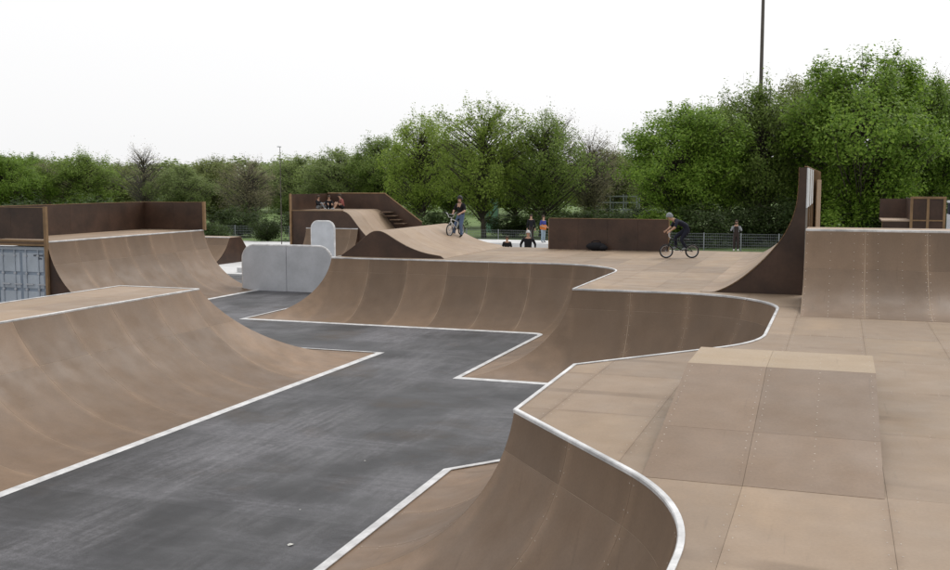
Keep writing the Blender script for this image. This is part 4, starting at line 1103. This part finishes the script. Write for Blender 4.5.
# ------------------------------------------------------------------ people
def person(name, label, loc, face, J, mats, scale=1.0, headgear=None, hgmat=None, group=None, hair=HAIR, waist=None):
    """J: joint positions in metres, x to the person's left... +y forward, z up. One continuous skinned body."""
    D = dict(pelvis=(0,0,.95), waist=(0,0,1.08), chest=(0,.0,1.30), neck=(0,.01,1.47), jaw=(0,.045,1.56), skull=(0,.025,1.66), crown=(0,.01,1.73))
    D.update(J)
    order = list(D); idx = {k: i for i, k in enumerate(order)}
    rad_ = dict(pelvis=(.165,.13), waist=(.155,.125), chest=(.185,.14), neck=(.055,.055), jaw=(.062,.07), skull=(.078,.095), crown=(.05,.06))
    reg = {}
    edges = [('pelvis','waist'),('waist','chest'),('chest','neck'),('neck','jaw'),('jaw','skull'),('skull','crown')]
    for s in ('l','r'):
        edges += [('chest', s+'sh'), (s+'sh', s+'el'), (s+'el', s+'wr'), (s+'wr', s+'pa'), ('pelvis', s+'hip'), (s+'hip', s+'kn'), (s+'kn', s+'an'), (s+'an', s+'toe')]
        rad_.update({s+'sh':(.078,.078), s+'el':(.055,.055), s+'wr':(.03,.026), s+'pa':(.036,.022), s+'hip':(.105,.105), s+'kn':(.075,.075), s+'an':(.055,.055), s+'toe':(.035,.03)})
    V = {k: Vector(p) for k, p in D.items()}
    for s in ('l','r'):
        if s+'pa' not in V:
            V[s+'pa'] = V[s+'wr'] + (V[s+'wr'] - V[s+'el']).normalized() * 0.085
        d = (V[s+'pa'] - V[s+'wr']).normalized(); side = d.orthogonal().normalized(); fw_ = d.cross(side)
        for k, (o_, ln) in enumerate(((-.03,.075),(-.01,.09),(.011,.085),(.031,.065))):
            a = V[s+'pa'] + side*o_ + d*0.03
            V[s+'f%da' % k] = a + d*ln*0.5 + fw_*0.008; V[s+'f%db' % k] = a + d*ln*0.9 + fw_*0.03
            edges += [(s+'pa', s+'f%da' % k), (s+'f%da' % k, s+'f%db' % k)]
            rad_[s+'f%da' % k] = (.009,.009); rad_[s+'f%db' % k] = (.008,.008)
        V[s+'th'] = V[s+'wr'].lerp(V[s+'pa'], 0.5) + side*-0.055 + d*0.03; edges.append((s+'pa', s+'th')); rad_[s+'th'] = (.010,.010)
    for k in V:
        if k not in idx: idx[k] = len(order); order.append(k)
    me = bpy.data.meshes.new('tmp'); me.from_pydata([V[k] for k in order], [(idx[a], idx[b]) for a, b in edges], [])
    o = bpy.data.objects.new('tmp', me); col.objects.link(o)
    sk = o.modifiers.new('skin', 'SKIN'); sk.use_smooth_shade = True
    lay = me.skin_vertices[0].data if me.skin_vertices else None
    if lay is None:
        bpy.context.view_layer.objects.active = o
    for k in order:
        q = lay[idx[k]]; q.radius = rad_[k]; q.use_root = (k == 'pelvis')
    ss = o.modifiers.new('sub', 'SUBSURF'); ss.levels = 1; ss.render_levels = 1
    dg = bpy.context.evaluated_depsgraph_get(); dg.update()
    bm_ = bpy.data.meshes.new_from_object(o.evaluated_get(dg)); bpy.data.objects.remove(o)
    # clothing regions by nearest bone
    shirt, legs, shoes, sleeve = mats['top'], mats['legs'], mats['shoes'], mats.get('sleeve', 'short')
    ml = [shirt, legs, shoes, SKIN, mats.get('arm', shirt)]; bm_.materials.clear()
    for m in ml: bm_.materials.append(m)
    bones = []
    for a, b in edges:
        ka, kb = a.lstrip('lr') if a[0] in 'lr' else a, b
        if b in ('waist','chest') or b[1:] == 'sh': r_ = 0
        elif b in ('neck','jaw','skull','crown'): r_ = 3
        elif b[1:] == 'el': r_ = 4
        elif b[1:] == 'wr': r_ = 4 if sleeve == 'long' else 3
        elif b[1:] in ('hip','kn'): r_ = 1
        elif b[1:] == 'an': r_ = 3 if mats.get('shorts') else 1
        elif b[1:] == 'toe': r_ = 2
        else: r_ = 3
        bones.append((V[a], V[b], r_))
    A = np.array([b[0] for b in bones]); B = np.array([b[1] for b in bones]); Rg = np.array([b[2] for b in bones])
    c = np.array([p.center[:] for p in bm_.polygons]); AB = B - A
    t = np.clip(((c[:, None] - A[None]) * AB[None]).sum(-1) / (AB*AB).sum(-1)[None], 0, 1)
    dist = np.linalg.norm(c[:, None] - (A[None] + t[..., None]*AB[None]), axis=-1)
    bm_.polygons.foreach_set('material_index', Rg[dist.argmin(1)].astype(np.int32)); bm_.polygons.foreach_set('use_smooth', [True]*len(bm_.polygons)); bm_.update()
    bm_.name = 'body'
    root = thing(name, loc, label, 'person', group, rz=face); root.scale = (scale,)*3
    b = bpy.data.objects.new('body', bm_); col.objects.link(b); b.parent = root
    sku = (V['skull'] + V['crown']) / 2; hd = (V['crown'] - V['jaw']).normalized()
    fwd = (Vector((0, 1, 0)) - hd * hd.y).normalized(); side = hd.cross(fwd)
    def local(p, u): return V['skull'] + side*p[0] + fwd*p[1] + hd*p[2]
    def add(nm, mb_, mat): 
        x = mb_.build(nm, mat, None, True); x.parent = root; return x
    add('nose', MB().tube([local((0,.085,-.01),0), local((0,.112,-.045),0), local((0,.085,-.055),0)], [.008,.014,.008], 6), SKIN)
    for sx in (-1, 1):
        add('eye', MB().ball(local((.032*sx,.083,-.005),0), .012, 6, 5), C_BLACK)
        add('ear', MB().ball(local((.082*sx,-.005,-.02),0), (.012,.022,.032), 6, 5), SKIN)
    add('mouth', MB().tube([local((-.022,.085,-.085),0), local((0,.092,-.087),0), local((.022,.085,-.085),0)], .005, 5), C_PINK)
    if waist: add('tied_jacket', MB().tube([(0, 0, .86), (0, .01, .95), (0, .01, 1.08), (0, .01, 1.16)], [.20, .225, .215, .19], 14), waist)
    if headgear: 
        M = Matrix((side, fwd, hd)).transposed()
        m = MB(); n_, mm = 12, 7
        k = 1.0 if headgear == 'helmet' else 0.9
        for j in range(mm + 1):
            phh = (math.pi*0.56) * j / mm
            for i in range(n_):
                th = 2*math.pi*i/n_
                drop = 0.0 if math.sin(th) > 0.2 else -0.05 * (j/mm)**2
                q = Vector((.115*k*math.sin(phh)*math.cos(th), .135*k*math.sin(phh)*math.sin(th) - 0.012, .128*k*math.cos(phh) + 0.018 + drop))
                m.v.append(V['skull'] + M @ q)
        for j in range(mm):
            for i in range(n_): m.f.append((j*n_+i, (j+1)*n_+i, (j+1)*n_+(i+1)%n_, j*n_+(i+1)%n_))
        add(headgear, m, hgmat or hair)
    return root
def stand(**k):
    J = dict(lsh=(.19,0,1.40), lel=(.25,-.02,1.12), lwr=(.26,.06,.87), rsh=(-.19,0,1.40), rel=(-.25,-.02,1.12), rwr=(-.26,.06,.87),
             lhip=(.09,0,.90), lkn=(.10,.02,.50), lan=(.11,-.02,.09), ltoe=(.13,.14,.035), rhip=(-.09,0,.90), rkn=(-.10,.02,.50), ran=(-.11,-.02,.09), rtoe=(-.13,.14,.035))
    J.update(k); return J
def sit(**k):
    J = dict(pelvis=(0,0,.11), waist=(0,-.03,.24), chest=(0,-.02,.46), neck=(0,.02,.63), jaw=(0,.06,.72), skull=(0,.05,.82), crown=(0,.035,.89),
             lsh=(.19,0,.56), lel=(.26,.14,.34), lwr=(.17,.34,.36), rsh=(-.19,0,.56), rel=(-.26,.14,.34), rwr=(-.17,.34,.36),
             lhip=(.10,.04,.11), lkn=(.17,.40,.46), lan=(.14,.60,.09), ltoe=(.16,.76,.04), rhip=(-.10,.04,.11), rkn=(-.17,.40,.46), ran=(-.14,.60,.09), rtoe=(-.16,.76,.04))
    J.update(k); return J
def ride():
    return dict(pelvis=(0,-.30,1.06), waist=(0,-.20,1.15), chest=(0,.04,1.27), neck=(0,.23,1.36), jaw=(0,.32,1.38), skull=(0,.37,1.47), crown=(0,.385,1.545),
                lsh=(.19,.13,1.31), lel=(.34,.22,1.10), lwr=(.31,.36,.99), lpa=(.30,.41,.96), rsh=(-.19,.13,1.31), rel=(-.34,.22,1.10), rwr=(-.31,.36,.99), rpa=(-.30,.41,.96),
                lhip=(.10,-.28,1.0), lkn=(.16,.12,.74), lan=(.13,.08,.36), ltoe=(.13,.25,.315), rhip=(-.10,-.28,1.0), rkn=(-.17,-.02,.66), ran=(-.13,-.22,.36), rtoe=(-.13,-.06,.315))
def face_dir(v): return math.atan2(-v.x, v.y)      # local +y -> v
def bike(label, loc, rz, frame_mat, steer=0.0, lean=0.0, tyre=BLACK):
    t = thing('bmx_bike', loc, label, 'bicycle', rz=rz); t.rotation_euler.y = lean
    def put(o, par=t): o.parent = par; return o
    wr_ = 0.255
    def wheel(y):
        wroot = put(MB().torus((0, y, wr_), (1,0,0), wr_ - 0.025, 0.026, 32, 8).build('tyre', tyre, None, True))
        put(MB().torus((0, y, wr_), (1,0,0), wr_ - 0.055, 0.012, 28, 6).build('rim', CHROME, None, True))
        sp = MB()
        for k in range(18):
            a = 2*math.pi*k/18; sp.tube([(0.02*(1 if k % 2 else -1), y, wr_), (0, y + (wr_-0.06)*math.cos(a), wr_ + (wr_-0.06)*math.sin(a))], 0.0022, 4)
        put(sp.build('spokes', CHROME)); put(MB().tube([(-.055, y, wr_), (.055, y, wr_)], 0.022, 8).build('hub', CHROME))
    wheel(0.47); wheel(-0.47)
    f = MB(); bb = (0, -.10, .29); hb, ht = (0, .36, .60), (0, .33, .71); st = (0, -.20, .58)
    f.tube([bb, st], .017); f.tube([bb, hb], .021); f.tube([st, ht], .018); f.tube([hb, ht], .024)
    for s in (-1, 1):
        f.tube([(0.02*s, -.10, .29), (0.055*s, -.47, wr_)], .011); f.tube([(0.015*s, -.19, .56), (0.055*s, -.47, wr_)], .010)
    put(f.build('frame', frame_mat, None, True))
    k = MB()
    for s in (-1, 1): k.tube([(0, .36, .59), (0.055*s, .37, .54), (0.06*s, .47, wr_)], [.018, .016, .012])
    put(k.build('fork', frame_mat, None, True))
    h = MB().tube([(0, .33, .70), (0, .335, .78)], .02)
    for s in (-1, 1): h.tube([(0, .36, .78), (.10*s, .36, .78), (.20*s, .36, .965), (.36*s, .33, .985)], .012)
    h.tube([(-.165, .36, .90), (.165, .36, .90)], .010); put(h.build('handlebar', CHROME, None, True))
    for s in (-1, 1): put(MB().tube([(.25*s, .349, .972), (.37*s, .328, .986)], .017).build('grip', BLACK, None, True))
    sd = MB().ball((0, -.27, .67), (.06, .12, .03), 10, 6); sd.tube([(0, -.20, .57), (0, -.235, .655)], .013); put(sd.build('saddle', BLACK, None, True))
    cr2 = MB().tube([(-.07, -.10, .29), (.07, -.10, .29)], .018).tube([(.075, -.10, .29), (.075, .07, .28)], .012).tube([(-.075, -.10, .29), (-.075, -.27, .30)], .012)
    put(cr2.build('crank', BLACK)); put(MB().torus((.055, -.10, .29), (1,0,0), .055, .008, 20, 5).build('sprocket', BLACK))
    for (x0, x1, y, z) in ((.08, .18, .07, .28), (-.18, -.08, -.27, .30)): put(MB().box((x0, y-.05, z-.012), (x1, y+.05, z+.012)).build('pedal', BLACK))
    return t
RT = _R.copy(); TOCAM = -_Fh
# crouching rider crossing the deck towards picture left
rp_ = at_z(679, 258.2, DH); fz_ = face_dir(-RT)
bike('black bike under the crouching rider on the deck', rp_, fz_, BLACK)
person('person', 'person in black crouching over the handlebar of a moving black bike', rp_, fz_, ride(), dict(top=C_NAVY, legs=C_NAVY, shoes=C_GREY), 1.04, 'cap', C_GREY)
# rider standing astride with bike by the hump
def hump_z(x):
    for p, q in zip(hc[:-1], hc[1:]):
        if p.x <= x <= q.x: return p.y + (q.y - p.y) * (x - p.x) / max(1e-6, q.x - p.x)
    return DH
YS = 40.6; sx_ = at_y(458, 243, YS).x; zz = hump_z(sx_) + 0.003
bd = (TOCAM * 0.86 - RT * 0.5).normalized(); bz_ = face_dir(bd)
bp = Vector((at_y(455.5, 243, YS).x, YS, 0)); bp.z = hump_z(bp.x) + 0.012
WFR = plain_material('white_bike_frame', (0.62, 0.62, 0.6), 0.35)
bike('white framed bike held by the person in jeans', bp, bz_, WFR)
pp_ = bp + RT * 0.12 - bd*0.2; pp_.z = hump_z(pp_.x) + 0.005
person('person', 'person in black t-shirt and blue jeans astride a white bike', pp_, face_dir((TOCAM*0.8 - RT*0.6).normalized()),
       stand(pelvis=(.05,-.05,.90), waist=(.03,-.03,1.03), chest=(.0,.02,1.26), neck=(-.01,.05,1.43), jaw=(-.01,.09,1.52), skull=(-.01,.08,1.62), crown=(-.01,.07,1.69),
             lsh=(.18,.04,1.36), lel=(.27,.12,1.12), lwr=(.14,.33,1.05), rsh=(-.20,.04,1.36), rel=(-.30,.08,1.12), rwr=(-.26,.34,1.03),
             lhip=(.14,-.05,.86), lkn=(.30,.02,.47), lan=(.42,-.06,.09), ltoe=(.46,.10,.035), rhip=(-.04,-.05,.86), rkn=(-.02,.04,.47), ran=(-.03,-.02,.09), rtoe=(-.04,.14,.035)),
       dict(top=C_BLACK, legs=C_JEANS, shoes=C_BLACK), 1.0, 'helmet', BLACK)
# people on the roll-down behind the deck
def roll_z(y): d = min(max((y - 42.31) / 6.0, 0), 1); return DH * (1 - d)**2
def on_roll(px, Y): 
    p = at_y(px, 250, Y); return Vector((p.x, Y, max(roll_z(Y) + 0.005, 0.01)))
P1 = on_roll(507, 44.1)
zt = at_y(507, 236.6, 44.1).z
person('person', 'dark haired person in black seen head and shoulders beyond the deck edge', P1, face_dir(TOCAM), stand(), dict(top=C_BLACK, legs=C_BLACK, shoes=C_BLACK, sleeve='long'), min(1.02, max(0.8, (zt - P1.z) / 1.76)), 'hair', HAIR)
P2 = on_roll(528, 44.4); zt = at_y(528, 230.5, 44.4).z
person('person', 'person in black with white cap climbing up beyond the deck edge', P2, face_dir(TOCAM), stand(lel=(.32,-.02,1.16), lwr=(.30,.04,.93), rel=(-.32,-.02,1.16), rwr=(-.30,.04,.93)), dict(top=C_BLACK, legs=C_BLACK, shoes=C_GREY, sleeve='long'), min(1.06, max(0.8, (zt - P2.z) / 1.77)), 'cap', C_WHITE)
def on_ledge(px, Y, z=1.0): p = at_y(px, 243, Y); return Vector((p.x, Y, z + 0.004))
person('person', 'person in blue with orange jacket round the waist beside the guard wall', on_ledge(543, 63.4), face_dir((TOCAM*0.7 + RT*0.7).normalized()), stand(chest=(0,.05,1.30), lwr=(.18,.25,1.05), rwr=(-.18,.22,1.0)), dict(top=C_BLUE, legs=C_LTBLUE, shoes=C_GREY), 0.98, 'hair', HAIR, waist=C_ORANGE)
person('person', 'person in dark clothes standing behind the one with a white cap', on_ledge(531, 64.6), face_dir(TOCAM), stand(), dict(top=C_BLACK, legs=C_BROWN, shoes=C_BLACK, sleeve='long'), 0.98, 'hair', HAIR)
pq = ground_at_depth(735, 59.5, 0.904)
person('person', 'person in pale sleeves holding up a camera on the low dark box', pq, face_dir((TOCAM - RT*0.3).normalized()),
       stand(lel=(.30,.12,1.16), lwr=(.10,.26,1.46), rel=(-.30,.12,1.16), rwr=(-.10,.26,1.46)), dict(top=C_BROWN, arm=C_GREY, legs=C_BROWN, shoes=C_WHITE, sleeve='long'), 1.0, 'hair', HAIR)
cmr = MB().box((-0.06, -0.03, -0.04), (0.06, 0.03, 0.04)).tube([(0, .03, 0), (0, .08, 0)], .03, 10)
fd = (TOCAM - RT*0.3).normalized()
co = cmr.build('camera_body', BLACK); co.name = 'handheld_camera'; co.location = pq + fd*0.33 + Vector((0, 0, 1.58)); co.rotation_euler.z = face_dir(fd)
tag(co, 'small black camera held up by the person in pale sleeves', 'camera')
# people sitting on the far platform
def on_plat(px, dy=2.2): p = at_y(px, 210, FYN + dy); return Vector((p.x, FYN + dy, fz + 0.004))
GRP = None
person('person', 'person in black with pale trousers sitting on the platform edge end', on_plat(318), face_dir((RT*0.9 + TOCAM*0.4).normalized()), sit(), dict(top=C_BLACK, legs=C_GREY, shoes=C_WHITE, sleeve='long'), 0.98, 'hair', HAIR)
person('person', 'person in black sitting between two others on the platform', on_plat(329, 2.4), face_dir((TOCAM*0.9 + RT*0.3).normalized()), sit(), dict(top=C_BLACK, legs=C_BLACK, shoes=C_GREY, sleeve='long'), 0.98, 'hair', HAIR)
person('person', 'person in faded red top leaning over on the platform beside the slope', on_plat(343, 2.6), face_dir((-RT*0.9 + TOCAM*0.4).normalized()), sit(chest=(0,.08,.52), neck=(0,.16,.68), jaw=(0,.21,.76), skull=(0,.21,.86), crown=(0,.20,.93), lsh=(.19,.10,.60), rsh=(-.19,.10,.60)), dict(top=C_PINK, legs=C_BLACK, shoes=C_WHITE, shorts=True), 1.05, 'hair', HAIR)

# ------------------------------------------------------------------ small things
bgp = at_y(596, 249, GY - 0.35); bgp.z = DH
bag = thing('sports_bag', bgp, 'black sports bag lying at the foot of the guard wall', 'bag')
MB().ball(bgp + Vector((0, 0, .17)), (.42, .2, .17), 14, 8).build('body', C_BLACK, bag, True)
MB().ball(bgp + Vector((.3, -.05, .12)), (.2, .18, .12), 12, 7).build('side_pocket', C_BLACK, bag, True)
MB().tube([bgp + Vector((-.2, 0, .33)), bgp + Vector((-.08, 0, .40)), bgp + Vector((.1, 0, .40)), bgp + Vector((.2, 0, .33))], .018, 6).build('handle', C_BLACK, bag, True)
LIT = plain_material('scrap_paper', (0.62, 0.62, 0.58), 0.8)
for (x, y, s) in ((290, 545, 0.055), (365, 461, 0.02), (300, 510, 0.016)):
    p = at_z(x, y, 0.0); m = MB()
    pts = [p + Vector((s*math.cos(a)*random.uniform(.6, 1.3), s*math.sin(a)*random.uniform(.4, 1), 0.004 + random.uniform(0, s*0.3))) for a in np.linspace(0, 5.5, 7)]
    m.v = pts + [p + Vector((0, 0, 0.01 + s*0.35))]; m.f = [(k, (k+1) % 7, 7) for k in range(7)]
    o = m.build('paper_scrap', LIT); tag(o, {290: 'largest pale scrap of crumpled paper lying on the asphalt', 365: 'small pale speck of litter on the asphalt beside the near bowl foot', 300: 'tiny pale speck of litter between two scraps on the asphalt'}[x], 'litter', 'litter on the asphalt')
